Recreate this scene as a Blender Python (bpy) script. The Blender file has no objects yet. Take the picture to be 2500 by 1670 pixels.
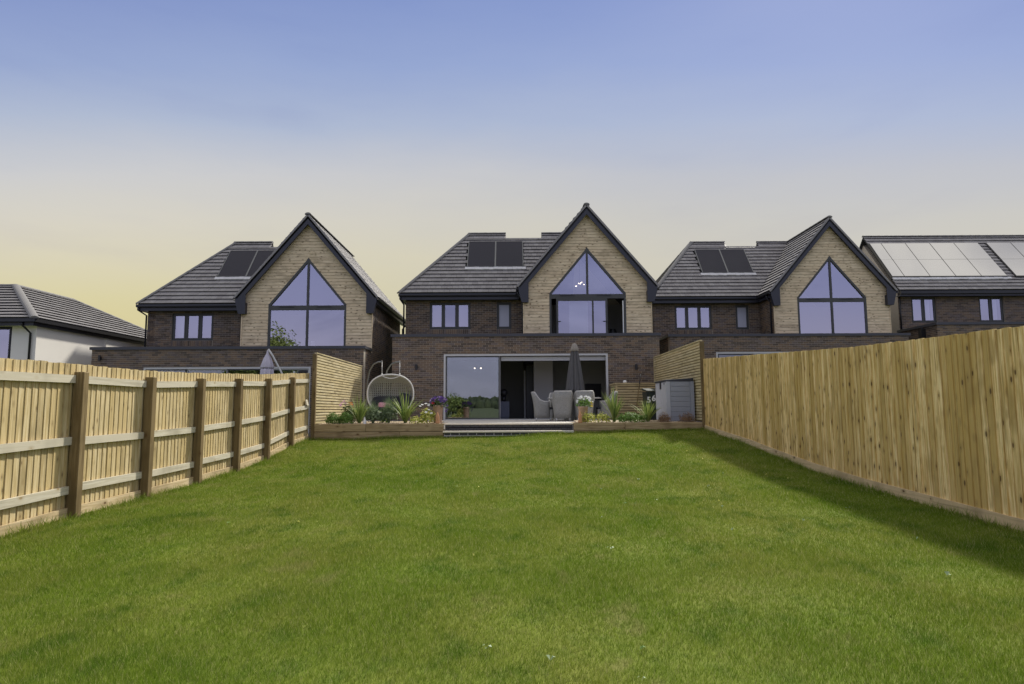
import bpy, bmesh, math, random
import numpy as np
from mathutils import Vector, Matrix
random.seed(7); rng = np.random.default_rng(7)
sc = bpy.context.scene; COL = sc.collection
R = math.radians
# ------------------------------------------------------------------ camera
cam = bpy.data.cameras.new('camera'); cam.sensor_width = 36; cam.lens = 23.04; cam.clip_end = 5000; cam.clip_start = .05
co = bpy.data.objects.new('camera', cam); COL.objects.link(co); sc.camera = co
tilt, roll = math.atan(166/1600), R(.3)
F = Vector((0, math.cos(tilt), math.sin(tilt))); U0 = Vector((0, -math.sin(tilt), math.cos(tilt))); R0 = Vector((1, 0, 0))
RT = R0*math.cos(roll)-U0*math.sin(roll); UP = U0*math.cos(roll)+R0*math.sin(roll)
co.matrix_world = Matrix(((RT.x, UP.x, -F.x, 0), (RT.y, UP.y, -F.y, 0), (RT.z, UP.z, -F.z, 1.45), (0, 0, 0, 1)))
# ------------------------------------------------------------------ world
SUN_EL, SUN_AZ = 44, 58          # azimuth from +x towards +y
w = bpy.data.worlds.new('World'); sc.world = w; w.use_nodes = True
nt = w.node_tree; nt.nodes.clear()
def N(nt, t, **k):
    n = nt.nodes.new(t)
    for a, b in k.items(): setattr(n, a, b)
    return n
def ramp(n, stops, interp='EASE'):
    cr = n.color_ramp; cr.interpolation = interp
    while len(cr.elements) > 1: cr.elements.remove(cr.elements[-1])
    for i, (p, c) in enumerate(stops):
        e = cr.elements[0] if i == 0 else cr.elements.new(p)
        e.position = p; e.color = (*c, 1)
Lk = nt.links.new
out = N(nt, 'ShaderNodeOutputWorld'); mixs = N(nt, 'ShaderNodeMixShader')
bgN = N(nt, 'ShaderNodeBackground'); bgG = N(nt, 'ShaderNodeBackground')
sky = N(nt, 'ShaderNodeTexSky', sky_type='NISHITA'); sky.sun_disc = False
sky.sun_elevation = R(SUN_EL); sky.sun_rotation = R(90-SUN_AZ); sky.air_density = 1; sky.dust_density = 1.5
bgN.inputs[1].default_value = .1; bgG.inputs[1].default_value = 1.0
tc = N(nt, 'ShaderNodeTexCoord'); sp = N(nt, 'ShaderNodeSeparateXYZ'); Lk(tc.outputs['Generated'], sp.inputs[0])
def math_(op, a, b=None, nt=nt, clamp=False):
    m = N(nt, 'ShaderNodeMath', operation=op, use_clamp=clamp)
    for i, v in enumerate((a, b)):
        if v is None: continue
        if isinstance(v, (int, float)): m.inputs[i].default_value = v
        else: nt.links.new(v, m.inputs[i])
    return m.outputs[0]
def maprange(v, a, b, c=0, d=1, nt=nt, t='SMOOTHSTEP'):
    m = N(nt, 'ShaderNodeMapRange', interpolation_type=t)
    nt.links.new(v, m.inputs[0])
    for i, x in enumerate((a, b, c, d)): m.inputs[i+1].default_value = x
    return m.outputs[0]
def mixc(a, b, f, nt=nt, bt='MIX'):
    m = N(nt, 'ShaderNodeMix', data_type='RGBA', blend_type=bt)
    for s, v in ((0, f), (6, a), (7, b)):
        if isinstance(v, (int, float)): m.inputs[s].default_value = v
        elif isinstance(v, tuple): m.inputs[s].default_value = (*v, 1)
        else: nt.links.new(v, m.inputs[s])
    return m.outputs[2]
# soft cloud bands wobble the gradient
mp = N(nt, 'ShaderNodeMapping'); mp.inputs['Scale'].default_value = (1.6, 1.6, 7); Lk(tc.outputs['Generated'], mp.inputs[0])
cn = N(nt, 'ShaderNodeTexNoise'); cn.inputs['Scale'].default_value = 1.5; cn.inputs['Detail'].default_value = 6; cn.inputs['Roughness'].default_value = .55; Lk(mp.outputs[0], cn.inputs[0])
nz = math_('SUBTRACT', cn.outputs[0], .5)
sq = lambda v: math_('MULTIPLY', v, v)
hyp = math_('SQRT', math_('ADD', math_('ADD', sq(sp.outputs[1]), sq(sp.outputs[2])), math_('MULTIPLY', sq(sp.outputs[0]), .12)))
el = math_('ADD', math_('DIVIDE', sp.outputs[2], hyp), math_('MULTIPLY', nz, .05))     # height of the banded haze
r1 = N(nt, 'ShaderNodeValToRGB'); Lk(el, r1.inputs[0])      # the afterglow side, ahead of the camera
ramp(r1, [(0, (.70, .60, .27)), (.10, (.72, .62, .28)), (.17, (.74, .66, .36)), (.22, (.75, .68, .46)), (.28, (.73, .68, .56)), (.34, (.65, .64, .63)), (.41, (.46, .52, .66)), (.48, (.33, .41, .65)), (.56, (.24, .315, .6)), (.72, (.5, .54, .68)), (.9, (1.05, 1.0, .92)), (1, (1.1, 1.05, .97))], 'LINEAR')
r1b = N(nt, 'ShaderNodeValToRGB'); Lk(el, r1b.inputs[0])    # greyer to the right
ramp(r1b, [(0, (.60, .54, .42)), (.15, (.60, .55, .43)), (.22, (.60, .56, .46)), (.28, (.57, .55, .50)), (.34, (.50, .51, .55)), (.41, (.38, .45, .63)), (.48, (.27, .36, .64)), (.56, (.195, .285, .6)), (.72, (.5, .54, .68)), (.9, (1.05, 1.0, .92)), (1, (1.1, 1.05, .97))], 'LINEAR')
r2 = N(nt, 'ShaderNodeValToRGB'); Lk(el, r2.inputs[0])      # behind the camera: bright lavender haze (seen in the windows)
ramp(r2, [(0, (.96, .89, .98)), (.08, (.88, .83, 1.0)), (.16, (.70, .71, 1.0)), (.28, (.58, .64, .99)), (.4, (.62, .68, .98)), (.6, (.74, .79, 1.0)), (.9, (1.05, 1.0, .94)), (1, (1.1, 1.05, .97))], 'LINEAR')
hor = math_('DIVIDE', sp.outputs[0], math_('MAXIMUM', math_('ABSOLUTE', sp.outputs[1]), .25))
side = maprange(math_('ADD', hor, math_('MULTIPLY', nz, .5)), -.75, .55)
front = mixc(r1.outputs[0], r1b.outputs[0], side)
back = maprange(sp.outputs[1], .35, -.35)
allc = mixc(front, r2.outputs[0], back)
cn2 = N(nt, 'ShaderNodeTexNoise'); cn2.inputs['Scale'].default_value = 3.2; cn2.inputs['Detail'].default_value = 7; cn2.inputs['Roughness'].default_value = .6; cn2.inputs['Distortion'].default_value = .6
mp2 = N(nt, 'ShaderNodeMapping'); mp2.inputs['Scale'].default_value = (1, 1, 2.2); Lk(tc.outputs['Generated'], mp2.inputs[0]); Lk(mp2.outputs[0], cn2.inputs[0])
away = math_('MAXIMUM', maprange(el, .6, .85), math_('MULTIPLY', back, .8))
cl = mixc(allc, (.90, .89, .93), maprange(nz, .02, .25, 0, .5), bt='MULTIPLY')
cl = mixc(cl, (.62, .63, .70), math_('MULTIPLY', maprange(cn2.outputs[0], .42, .66), away), bt='MULTIPLY')
Lk(cl, bgG.inputs[0]); Lk(sky.outputs[0], bgN.inputs[0])
mixs.inputs[0].default_value = .9; Lk(bgN.outputs[0], mixs.inputs[1]); Lk(bgG.outputs[0], mixs.inputs[2]); Lk(mixs.outputs[0], out.inputs[0])
# ------------------------------------------------------------------ sun
sl = bpy.data.lights.new('sun', 'SUN'); sl.energy = 5.0; sl.angle = R(4); sl.color = (1, .95, .85)
so = bpy.data.objects.new('sun', sl); COL.objects.link(so)
sd = Vector((math.cos(R(SUN_EL))*math.cos(R(SUN_AZ)), math.cos(R(SUN_EL))*math.sin(R(SUN_AZ)), math.sin(R(SUN_EL))))
so.rotation_euler = (-sd).to_track_quat('-Z', 'Y').to_euler(); so.location = (30, 30, 40)
vs = sc.view_settings; vs.view_transform = 'Standard'; vs.look = 'None'; vs.exposure = 0; vs.gamma = 1; vs.use_curve_mapping = False
sc.render.resolution_x, sc.render.resolution_y = 1024, 684
sc.cycles.max_bounces = 8; sc.cycles.transparent_max_bounces = 12

# ------------------------------------------------------------------ materials
def newmat(name):
    m = bpy.data.materials.new(name); m.use_nodes = True
    return m, m.node_tree, m.node_tree.nodes['Principled BSDF']
def objrand(t, mult=1.0):
    """0..1 tone of one piece: its own object random plus the per-piece 'tone' attribute of joined pieces"""
    oi = N(t, 'ShaderNodeObjectInfo'); at = N(t, 'ShaderNodeAttribute', attribute_name='tone')
    return math_('FRACT', math_('ADD', oi.outputs['Random'], at.outputs['Fac'], t), None, t)
def coords(t, scale=(1, 1, 1), rnd=None):
    c = N(t, 'ShaderNodeTexCoord'); m = N(t, 'ShaderNodeMapping'); m.inputs['Scale'].default_value = scale
    if rnd is not None:
        v = N(t, 'ShaderNodeVectorMath', operation='ADD'); s = N(t, 'ShaderNodeCombineXYZ')
        k = math_('MULTIPLY', rnd, 37.0, t)
        for i in range(3): t.links.new(k, s.inputs[i])
        t.links.new(c.outputs['Object'], v.inputs[0]); t.links.new(s.outputs[0], v.inputs[1]); t.links.new(v.outputs[0], m.inputs[0])
    else: t.links.new(c.outputs['Object'], m.inputs[0])
    return m.outputs[0]
def noise(t, vec, scale, detail=4, rough=.55):
    n = N(t, 'ShaderNodeTexNoise'); n.inputs['Scale'].default_value = scale; n.inputs['Detail'].default_value = detail; n.inputs['Roughness'].default_value = rough
    if vec is not None: t.links.new(vec, n.inputs[0])
    return n.outputs[0]
def bump(t, p, h, s=.3, d=.01):
    b = N(t, 'ShaderNodeBump'); b.inputs['Strength'].default_value = s; b.inputs['Distance'].default_value = d
    t.links.new(h, b.inputs['Height']); t.links.new(b.outputs[0], p.inputs['Normal'])
def plain(name, col, rough=.6, metal=0, var=.12, sc_=6, spec=.5):
    m, t, p = newmat(name)
    n = noise(t, coords(t), sc_)
    c = mixc(tuple(x*(1-var) for x in col), tuple(min(1, x*(1+var)) for x in col), n, t)
    t.links.new(c, p.inputs['Base Color']); p.inputs['Roughness'].default_value = rough; p.inputs['Metallic'].default_value = metal
    p.inputs['Specular IOR Level'].default_value = spec
    return m
def wood(name, axis, c1, c2, c3, knot=.15, kscale=8, kcol=(.10, .055, .02), streak=.55, kdens=1.0):
    m, t, p = newmat(name)
    rd = objrand(t)
    g = [9, 9, 9]; g[axis] = .55
    gr = noise(t, coords(t, tuple(g), rd), 4, 6, .65)
    big = noise(t, coords(t, (1.5, 1.5, 1.5), rd), 1.2, 2)
    c = mixc(c1, c2, maprange(gr, .38, .62, nt=t), t)
    c = mixc(c, c3, maprange(rd, .25, .95, 0, .85, nt=t), t)
    c = mixc(c, tuple(x*.62 for x in c2), maprange(big, .48, .75, 0, .7, nt=t), t)
    st_ = [16, 16, 16]; st_[axis] = .35
    c = mixc(c, tuple(x*.55 for x in c2), maprange(noise(t, coords(t, tuple(st_), rd), 1.6, 3, .6), .52, .72, 0, streak, nt=t), t)
    ks = [kscale]*3; ks[axis] = kscale*.55
    v = N(t, 'ShaderNodeTexVoronoi'); v.inputs['Scale'].default_value = 1; t.links.new(coords(t, tuple(ks), rd), v.inputs[0])
    kd = math_('ADD', v.outputs['Distance'], math_('MULTIPLY', gr, .05, t), t)
    halo = maprange(kd, knot*2.3, knot*1.0, 0, .55, nt=t)
    c = mixc(c, tuple(a*.5+b*.5 for a, b in zip(c2, kcol)), halo, t)
    c = mixc(c, kcol, maprange(kd, knot*1.05, knot*.75, 0, .9*kdens, nt=t), t)
    t.links.new(c, p.inputs['Base Color']); p.inputs['Roughness'].default_value = .75; p.inputs['Specular IOR Level'].default_value = .25
    bump(t, p, gr, .25, .004)
    return m
M = {}
X_, Y_, Z_ = 0, 1, 2
M['board'] = wood('fence_board', Z_, (.64, .53, .315), (.46, .35, .165), (.53, .405, .19), .13, 8, kdens=.6)
M['board_r'] = wood('fence_board_green', Z_, (.95, .77, .41), (.60, .42, .15), (.50, .35, .11), .175, 8, streak=.8)
M['rail'] = wood('fence_rail', Y_, (.62, .575, .46), (.52, .47, .35), (.58, .525, .41), .12, 6, (.34, .25, .13))
M['post'] = wood('fence_post', Z_, (.24, .175, .083), (.155, .107, .046), (.19, .135, .06), .13, 6)
M['gravelboard'] = wood('gravel_board', Y_, (.66, .53, .33), (.50, .38, .21), (.58, .45, .26), .15, 7)
M['slat'] = wood('screen_slat', Y_, (.64, .555, .35), (.49, .405, .22), (.57, .47, .255), .11, 6)
M['slatx'] = wood('store_slat', X_, (.56, .46, .26), (.40, .31, .16), (.48, .37, .19), .11, 6)
M['sleeper'] = wood('sleeper', X_, (.42, .325, .19), (.29, .21, .11), (.36, .27, .145), .14, 6)
M['clad'] = wood('larch_cladding', X_, (.74, .62, .43), (.56, .45, .295), (.64, .515, .345), .17, 9.5, (.075, .042, .022), streak=.35)
def brickmat():
    m, t, p = newmat('brown_brick')
    rd = objrand(t); rp = N(t, 'ShaderNodeValToRGB'); t.links.new(rd, rp.inputs[0])
    ramp(rp, [(0, (.085, .066, .052)), (.2, (.165, .12, .083)), (.42, (.125, .098, .076)), (.6, (.19, .135, .09)), (.78, (.115, .094, .086)), (.9, (.15, .122, .108)), (1, (.065, .052, .043))], 'CONSTANT')
    n = noise(t, coords(t, (1, 1, 1), rd), 28, 3)
    c = mixc(rp.outputs[0], (.14, .10, .075), maprange(n, .4, .8, 0, .45, nt=t), t)
    t.links.new(c, p.inputs['Base Color']); p.inputs['Roughness'].default_value = .85; p.inputs['Specular IOR Level'].default_value = .3
    bump(t, p, n, .3, .004); return m
M['brick'] = brickmat()
M['step_brick'] = plain('blue_engineering_brick', (.045, .042, .044), .6, var=.35, sc_=9)
M['mortar'] = plain('mortar', (.40, .355, .285), .95, var=.2, sc_=20)
M['mortar_pale'] = plain('pale_mortar', (.7, .67, .62), .95, var=.2, sc_=20)
def tilemat(name, k=1.0):
    m, t, p = newmat(name)
    rd = objrand(t); n = noise(t, coords(t, (1, 1, 1), rd), 9, 5, .65)
    k *= 1.75; c = mixc((.125*k, .118*k, .117*k), (.165*k, .158*k, .155*k), rd, t)
    c = mixc(c, (.21*k, .205*k, .195*k), maprange(n, .5, .78, 0, .55, nt=t), t)
    t.links.new(c, p.inputs['Base Color']); p.inputs['Roughness'].default_value = .62; p.inputs['Specular IOR Level'].default_value = .4
    bump(t, p, n, .2, .004); return m
M['tile'] = tilemat('concrete_roof_tile'); M['tile_old'] = tilemat('weathered_roof_tile', .8)
M['ridge'] = plain('ridge_tile', (.17, .165, .16), .75, var=.2)
M['felt'] = plain('roof_felt', (.02, .02, .02), .9)
M['fascia'] = plain('slate_blue_fascia', (.022, .023, .034), .4, var=.1)
M['black'] = plain('black_plastic', (.012, .012, .014), .4)
M['frame'] = plain('olive_grey_frame', (.045, .046, .042), .45)
M['alu'] = plain('pale_grey_aluminium', (.5, .5, .49), .4, var=.05)
M['coping'] = plain('slate_coping', (.045, .046, .058), .5)
M['lead'] = plain('lead_flashing', (.55, .55, .56), .45, var=.25, sc_=8)
M['white'] = plain('white_paint', (.75, .75, .73), .55, var=.03)
M['plaster'] = plain('grey_plaster', (.42, .41, .39), .8, var=.03)
M['dim'] = plain('shade_toned_wall', (.12, .12, .105), .8, var=.05)  # indoor shade put into the wall colour, which would be white
M['cabinet'] = plain('pale_kitchen_front', (.34, .335, .31), .5, var=.03)
M['navy'] = plain('blue_grey_cabinet', (.12, .13, .17), .5)
M['floor_in'] = plain('indoor_floor', (.35, .34, .31), .4)
M['render'] = plain('white_render', (.72, .69, .63), .9, var=.06, sc_=1.2)
M['trim'] = plain('stone_trim', (.66, .6, .5), .7, var=.1)
def slabmat():
    m, t, p = newmat('patio_slab'); rd = objrand(t); n = noise(t, coords(t, (1, 1, 1), rd), 6, 6, .6)
    c = mixc(mixc((.50, .47, .42), (.58, .55, .5), rd, t), (.38, .35, .31), maprange(n, .5, .8, 0, .6, nt=t), t)
    t.links.new(c, p.inputs['Base Color']); p.inputs['Roughness'].default_value = .8; return m
M['slab'] = slabmat()
def weave(name, c1, c2, s=60):
    m, t, p = newmat(name)
    wv = N(t, 'ShaderNodeTexWave', wave_type='BANDS', bands_direction='Z'); wv.inputs['Scale'].default_value = s/3; wv.inputs['Distortion'].default_value = 1.5; wv.inputs['Detail'].default_value = 2; wv.inputs['Detail Scale'].default_value = 6
    t.links.new(coords(t), wv.inputs[0])
    n = noise(t, coords(t, (30, 30, 90)), 1, 3)
    f = math_('MULTIPLY', wv.outputs[0], n, t)
    t.links.new(mixc(c1, c2, maprange(f, .1, .5, nt=t), t), p.inputs['Base Color']); p.inputs['Roughness'].default_value = .6
    bump(t, p, f, .6, .006); return m
M['rattan'] = weave('grey_rattan', (.15, .15, .14), (.40, .395, .37), 45)
M['rattan_rim'] = weave('pale_rattan_rim', (.33, .325, .31), (.5, .49, .47))
M['egg'] = plain('grey_green_wicker', (.42, .42, .35), .6, var=.25, sc_=30)
M['egg_rim'] = plain('white_wicker_rim', (.62, .61, .57), .5)
M['fabric_dark'] = plain('charcoal_fabric', (.035, .037, .045), .9, var=.2, sc_=30)
M['fabric_pink'] = plain('pink_patterned_fabric', (.62, .3, .36), .9, var=.5, sc_=35)
M['canopy'] = plain('charcoal_canopy', (.088, .086, .088), .85, var=.15, sc_=9)
M['canopy_top'] = plain('taupe_canopy_cap', (.26, .235, .205), .85, var=.15, sc_=9)
M['canopy_white'] = plain('lilac_white_canopy', (.48, .45, .52), .85, var=.12, sc_=9)
M['steel'] = plain('brushed_steel', (.6, .6, .6), .35, .8)
M['grey_steel'] = plain('dark_grey_steel', (.16, .165, .165), .45, .4)
M['shed'] = plain('blue_grey_resin', (.29, .305, .35), .55, var=.08)
M['shed_pale'] = plain('pale_blue_grey_resin', (.42, .43, .47), .55, var=.08)
M['lid'] = plain('charcoal_resin_lid', (.022, .024, .032), .5)
M['bin'] = plain('dark_green_bin', (.012, .02, .017), .45)
M['number'] = plain('white_vinyl', (.72, .72, .70), .6, var=.02)
M['terracotta'] = plain('terracotta', (.52, .27, .14), .9, var=.25, sc_=9)
M['terracotta_pale'] = plain('weathered_terracotta', (.43, .29, .205), .9, var=.25, sc_=9)
M['soil'] = plain('soil', (.05, .035, .022), .95, var=.4, sc_=20)
def bulb():
    m, t, p = newmat('warm_bulb'); p.inputs['Emission Color'].default_value = (1, .82, .6, 1); p.inputs['Emission Strength'].default_value = 6; return m
M['bulb'] = bulb()
def glass(name, refl, tint=(.78, .8, .84), gl=(.84, .84, 1.0)):
    m = bpy.data.materials.new(name); m.use_nodes = True; t = m.node_tree; t.nodes.clear()
    o = N(t, 'ShaderNodeOutputMaterial'); mx = N(t, 'ShaderNodeMixShader'); a = N(t, 'ShaderNodeBsdfTransparent'); b = N(t, 'ShaderNodeBsdfGlossy')
    a.inputs[0].default_value = (*tint, 1); b.inputs[0].default_value = (*gl, 1); b.inputs['Roughness'].default_value = .0
    fr = N(t, 'ShaderNodeFresnel'); fr.inputs[0].default_value = 1.5
    f = math_('ADD', math_('MULTIPLY', fr.outputs[0], 1.0, t), refl, t, True)
    t.links.new(f, mx.inputs[0]); t.links.new(a.outputs[0], mx.inputs[1]); t.links.new(b.outputs[0], mx.inputs[2]); t.links.new(mx.outputs[0], o.inputs[0])
    return m
M['glass'] = glass('coated_window_glass', .34)
M['glass_door'] = glass('patio_door_glass', .16, gl=(.84, .92, 1.0))
def frosted():
    m, t, p = newmat('frosted_glass'); p.inputs['Base Color'].default_value = (.42, .43, .5, 1); p.inputs['Roughness'].default_value = .3; return m
M['frosted'] = frosted()
def solar(name, col, rough, ior):
    m, t, p = newmat(name); n = noise(t, coords(t), 3, 2)
    t.links.new(mixc(col, tuple(x*1.2 for x in col), n, t), p.inputs['Base Color']); p.inputs['Roughness'].default_value = rough; p.inputs['IOR'].default_value = ior; p.inputs['Specular IOR Level'].default_value = .5 if ior > 2 else .25
    return m
M['solar'] = solar('matt_solar_collector', (.022, .022, .032), .45, 1.4)
M['pv'] = solar('glossy_photovoltaic_glass', (.03, .03, .034), .05, 7.0)
def leaf(name, c1, c2, tr=.25):
    m, t, p = newmat(name); rd = objrand(t); n = noise(t, coords(t), 7, 2)
    f = math_('FRACT', math_('ADD', rd, math_('MULTIPLY', n, .6, t), t), None, t)
    c = mixc(c1, c2, f, t); t.links.new(c, p.inputs['Base Color']); p.inputs['Roughness'].default_value = .6; p.inputs['Specular IOR Level'].default_value = .3
    tl = N(t, 'ShaderNodeBsdfTranslucent'); t.links.new(c, tl.inputs[0]); mx = N(t, 'ShaderNodeMixShader'); mx.inputs[0].default_value = tr
    o = t.nodes['Material Output']; t.links.new(p.outputs[0], mx.inputs[1]); t.links.new(tl.outputs[0], mx.inputs[2]); t.links.new(mx.outputs[0], o.inputs[0]); return m
M['leaf_cord'] = leaf('cordyline_leaf', (.10, .17, .035), (.36, .42, .13))
M['leaf_green'] = leaf('green_leaf', (.08, .17, .03), (.19, .31, .06))
M['leaf_lav'] = leaf('grey_green_leaf', (.12, .18, .085), (.25, .31, .17))
M['leaf_yel'] = leaf('yellow_variegated_leaf', (.28, .36, .06), (.75, .7, .2))
M['leaf_brown'] = leaf('bronze_sedge', (.18, .10, .055), (.36, .24, .14))
M['leaf_dark'] = leaf('dark_leaf', (.03, .06, .015), (.07, .12, .03))
M['leaf_tree'] = leaf('willow_leaf', (.14, .19, .04), (.28, .34, .09))
M['bark'] = plain('bark', (.12, .09, .06), .95, var=.4, sc_=8)
for n_, c_ in (('white', (.8, .8, .76)), ('pink', (.72, .42, .55)), ('orange', (.75, .3, .08)), ('purple', (.085, .03, .19)), ('red', (.6, .04, .06)), ('yellow', (.75, .55, .05))):
    M['fl_'+n_] = plain(n_+'_petal', c_, .7, var=.25, sc_=40)
def lawnmat(name, blade):
    m, t, p = newmat(name)
    g = N(t, 'ShaderNodeNewGeometry'); mp_ = N(t, 'ShaderNodeMapping'); mp_.inputs['Scale'].default_value = (1, .75, 1); t.links.new(g.outputs['Position'], mp_.inputs[0])
    a = noise(t, mp_.outputs[0], .55, 4, .6); b = noise(t, mp_.outputs[0], 2.3, 4, .65); f = noise(t, mp_.outputs[0], 14, 3, .6)
    sx_ = N(t, 'ShaderNodeSeparateXYZ'); t.links.new(g.outputs['Position'], sx_.inputs[0])
    stripe = math_('SINE', math_('ADD', math_('MULTIPLY', sx_.outputs[0], 5.6, t), math_('MULTIPLY', b, 3.0, t), t), None, t)
    c = mixc((.160, .245, .020), (.255, .295, .050), maprange(a, .35, .65, nt=t), t)
    c = mixc(c, (.235, .31, .04), maprange(stripe, -.2, 1, 0, .42, nt=t), t)
    c = mixc(c, (.08, .165, .013), maprange(b, .50, .70, 0, .75, nt=t), t)
    c = mixc(c, (.33, .31, .12), maprange(b, .44, .28, 0, .6, nt=t), t)
    c = mixc(c, (.11, .18, .015), maprange(f, .5, .75, 0, .5, nt=t), t)
    if blade:
        rd = objrand(t)
        c = mixc(c, (.52, .49, .22), maprange(rd, .76, 1, 0, .75, nt=t), t)
        c = mixc(c, (.06, .13, .008), maprange(rd, .3, 0, 0, .75, nt=t), t)
    else: c = mixc(c, (.07, .07, .025), .45, t)
    t.links.new(c, p.inputs['Base Color']); p.inputs['Roughness'].default_value = .8; p.inputs['Specular IOR Level'].default_value = .05
    if blade:
        tl = N(t, 'ShaderNodeBsdfTranslucent'); t.links.new(c, tl.inputs[0]); mx = N(t, 'ShaderNodeMixShader'); mx.inputs[0].default_value = .35
        o = t.nodes['Material Output']; t.links.new(p.outputs[0], mx.inputs[1]); t.links.new(tl.outputs[0], mx.inputs[2]); t.links.new(mx.outputs[0], o.inputs[0])
    return m
M['lawn'] = lawnmat('lawn_soil', False); M['blade'] = lawnmat('grass_blade', True)
def fieldmat():
    m, t, p = newmat('field'); g = N(t, 'ShaderNodeNewGeometry')
    a = noise(t, g.outputs['Position'], .03, 5); b = noise(t, g.outputs['Position'], .8, 5)
    c = mixc((.06, .085, .03), (.13, .14, .05), a, t); c = mixc(c, (.05, .075, .02), maprange(b, .4, .7, 0, .6, nt=t), t)
    t.links.new(c, p.inputs['Base Color']); p.inputs['Roughness'].default_value = .9; return m
M['field'] = fieldmat()
def woodland():
    m, t, p = newmat('woodland'); g = N(t, 'ShaderNodeNewGeometry'); a = noise(t, g.outputs['Position'], .12, 5, .7)
    t.links.new(mixc((.02, .035, .015), (.07, .085, .035), maprange(a, .35, .65, nt=t), t), p.inputs['Base Color']); p.inputs['Roughness'].default_value = 1; return m
M['wood'] = woodland()
M['gravel'] = (lambda: (lambda m, t, p: (t.links.new(mixc((.34, .24, .13), (.62, .5, .33), objrand(t), t), p.inputs['Base Color']), m)[1])(*newmat('buff_gravel')))()
M['marble'] = plain('pale_leaf', (.27, .36, .19), .6, var=.25)

# ------------------------------------------------------------------ mesh helpers
class MB:
    def __init__(s): s.v = []; s.f = []; s.t = []; s.tone = None
    def add(s, v, f):
        b = len(s.v); s.v += [tuple(p) for p in v]; s.f += [tuple(i+b for i in q) for q in f]
        if s.tone is not None: s.t += [s.tone]*len(f)
        return s
    def box(s, x0, x1, y0, y1, z0, z1):
        return s.add([(x0, y0, z0), (x1, y0, z0), (x1, y1, z0), (x0, y1, z0), (x0, y0, z1), (x1, y0, z1), (x1, y1, z1), (x0, y1, z1)],
                     [(0, 3, 2, 1), (4, 5, 6, 7), (0, 1, 5, 4), (1, 2, 6, 5), (2, 3, 7, 6), (3, 0, 4, 7)])
    def hexa(s, lo, hi):      # lo / hi: 4 points each
        return s.add(list(lo)+list(hi), [(0, 3, 2, 1), (4, 5, 6, 7), (0, 1, 5, 4), (1, 2, 6, 5), (2, 3, 7, 6), (3, 0, 4, 7)])
    def prism(s, a, b):       # two matching polygons
        n = len(a)
        return s.add(list(a)+list(b), [tuple(range(n-1, -1, -1)), tuple(range(n, 2*n))]+[(i, (i+1) % n, n+(i+1) % n, n+i) for i in range(n)])
    def bar(s, p, q, wd, y0, y1, side=0):  # bar in the x-z plane between p and q, width wd, from y0 to y1
        p, q = Vector((p[0], 0, p[1])), Vector((q[0], 0, q[1])); d = (q-p).normalized(); n = Vector((-d.z, 0, d.x))
        a, b = (n*wd/2, -n*wd/2) if side == 0 else ((n*wd, n*0) if side > 0 else (n*0, -n*wd))
        pts = [p+a, q+a, q+b, p+b]
        return s.prism([(v.x, y0, v.z) for v in pts], [(v.x, y1, v.z) for v in pts])
    def tube(s, pts, r, n=8, cap=True):
        pts = [Vector(p) for p in pts]; rr = r if isinstance(r, (list, tuple)) else [r]*len(pts); vs_ = []; prev = None
        for i, p in enumerate(pts):
            d = (pts[min(i+1, len(pts)-1)]-pts[max(i-1, 0)]).normalized()
            a = (prev - d*prev.dot(d)) if prev is not None else (Vector((0, 0, 1)) if abs(d.z) < .9 else Vector((1, 0, 0))); a = (a-d*a.dot(d)).normalized(); prev = a; b = d.cross(a)
            vs_ += [p+(a*math.cos(2*math.pi*k/n)+b*math.sin(2*math.pi*k/n))*rr[i] for k in range(n)]
        fs = [(i*n+k, i*n+(k+1) % n, (i+1)*n+(k+1) % n, (i+1)*n+k) for i in range(len(pts)-1) for k in range(n)]
        if cap: fs += [tuple(range(n-1, -1, -1)), tuple((len(pts)-1)*n+k for k in range(n))]
        return s.add(vs_, fs)
    def lathe(s, prof, c=(0, 0, 0), n=24, pleat=0, pn=8, ph=0):
        vs_ = []
        for r, z in prof:
            for k in range(n):
                a = 2*math.pi*k/n; rr = r*(1+pleat*math.cos(pn*a+ph))
                vs_.append((c[0]+rr*math.cos(a), c[1]+rr*math.sin(a), c[2]+z))
        fs = [(i*n+k, i*n+(k+1) % n, (i+1)*n+(k+1) % n, (i+1)*n+k) for i in range(len(prof)-1) for k in range(n)]
        fs += [tuple(range(n-1, -1, -1)), tuple((len(prof)-1)*n+k for k in range(n))]
        return s.add(vs_, fs)
    def ball(s, c, r, n=8, m=6):
        rx, ry, rz = r if isinstance(r, tuple) else (r, r, r)
        return s.add(*(lambda V, Fc: (V, Fc))([(c[0]+rx*math.sin(math.pi*(j+.001)/m*.999)*math.cos(2*math.pi*k/n), c[1]+ry*math.sin(math.pi*(j+.001)/m*.999)*math.sin(2*math.pi*k/n), c[2]-rz*math.cos(math.pi*j/m)) for j in range(m+1) for k in range(n)],
                     [(j*n+k, j*n+(k+1) % n, (j+1)*n+(k+1) % n, (j+1)*n+k) for j in range(m) for k in range(n)]))
    def mesh(s, name, mat, smooth=False):
        me = bpy.data.meshes.new(name); me.from_pydata(s.v, [], s.f)
        me.materials.append(M[mat] if isinstance(mat, str) else mat)
        if s.t:
            at = me.attributes.new('tone', 'FLOAT', 'FACE'); at.data.foreach_set('value', s.t)
        if smooth: me.polygons.foreach_set('use_smooth', [True]*len(me.polygons))
        me.update(); return me
def link(name, data, parent=None, loc=(0, 0, 0), rot=None):
    o = bpy.data.objects.new(name, data); COL.objects.link(o); o.parent = parent; o.location = loc
    if rot is not None: o.rotation_euler = rot
    return o
def part(name, mb, mat, parent, smooth=False, loc=(0, 0, 0), rot=None, label=None, stuff=False):
    o = link(name, mb.mesh(name, mat, smooth) if isinstance(mb, MB) else mb, parent, loc, rot)
    if label: o['label'] = label
    if stuff: o['kind'] = 'stuff'
    return o
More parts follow.
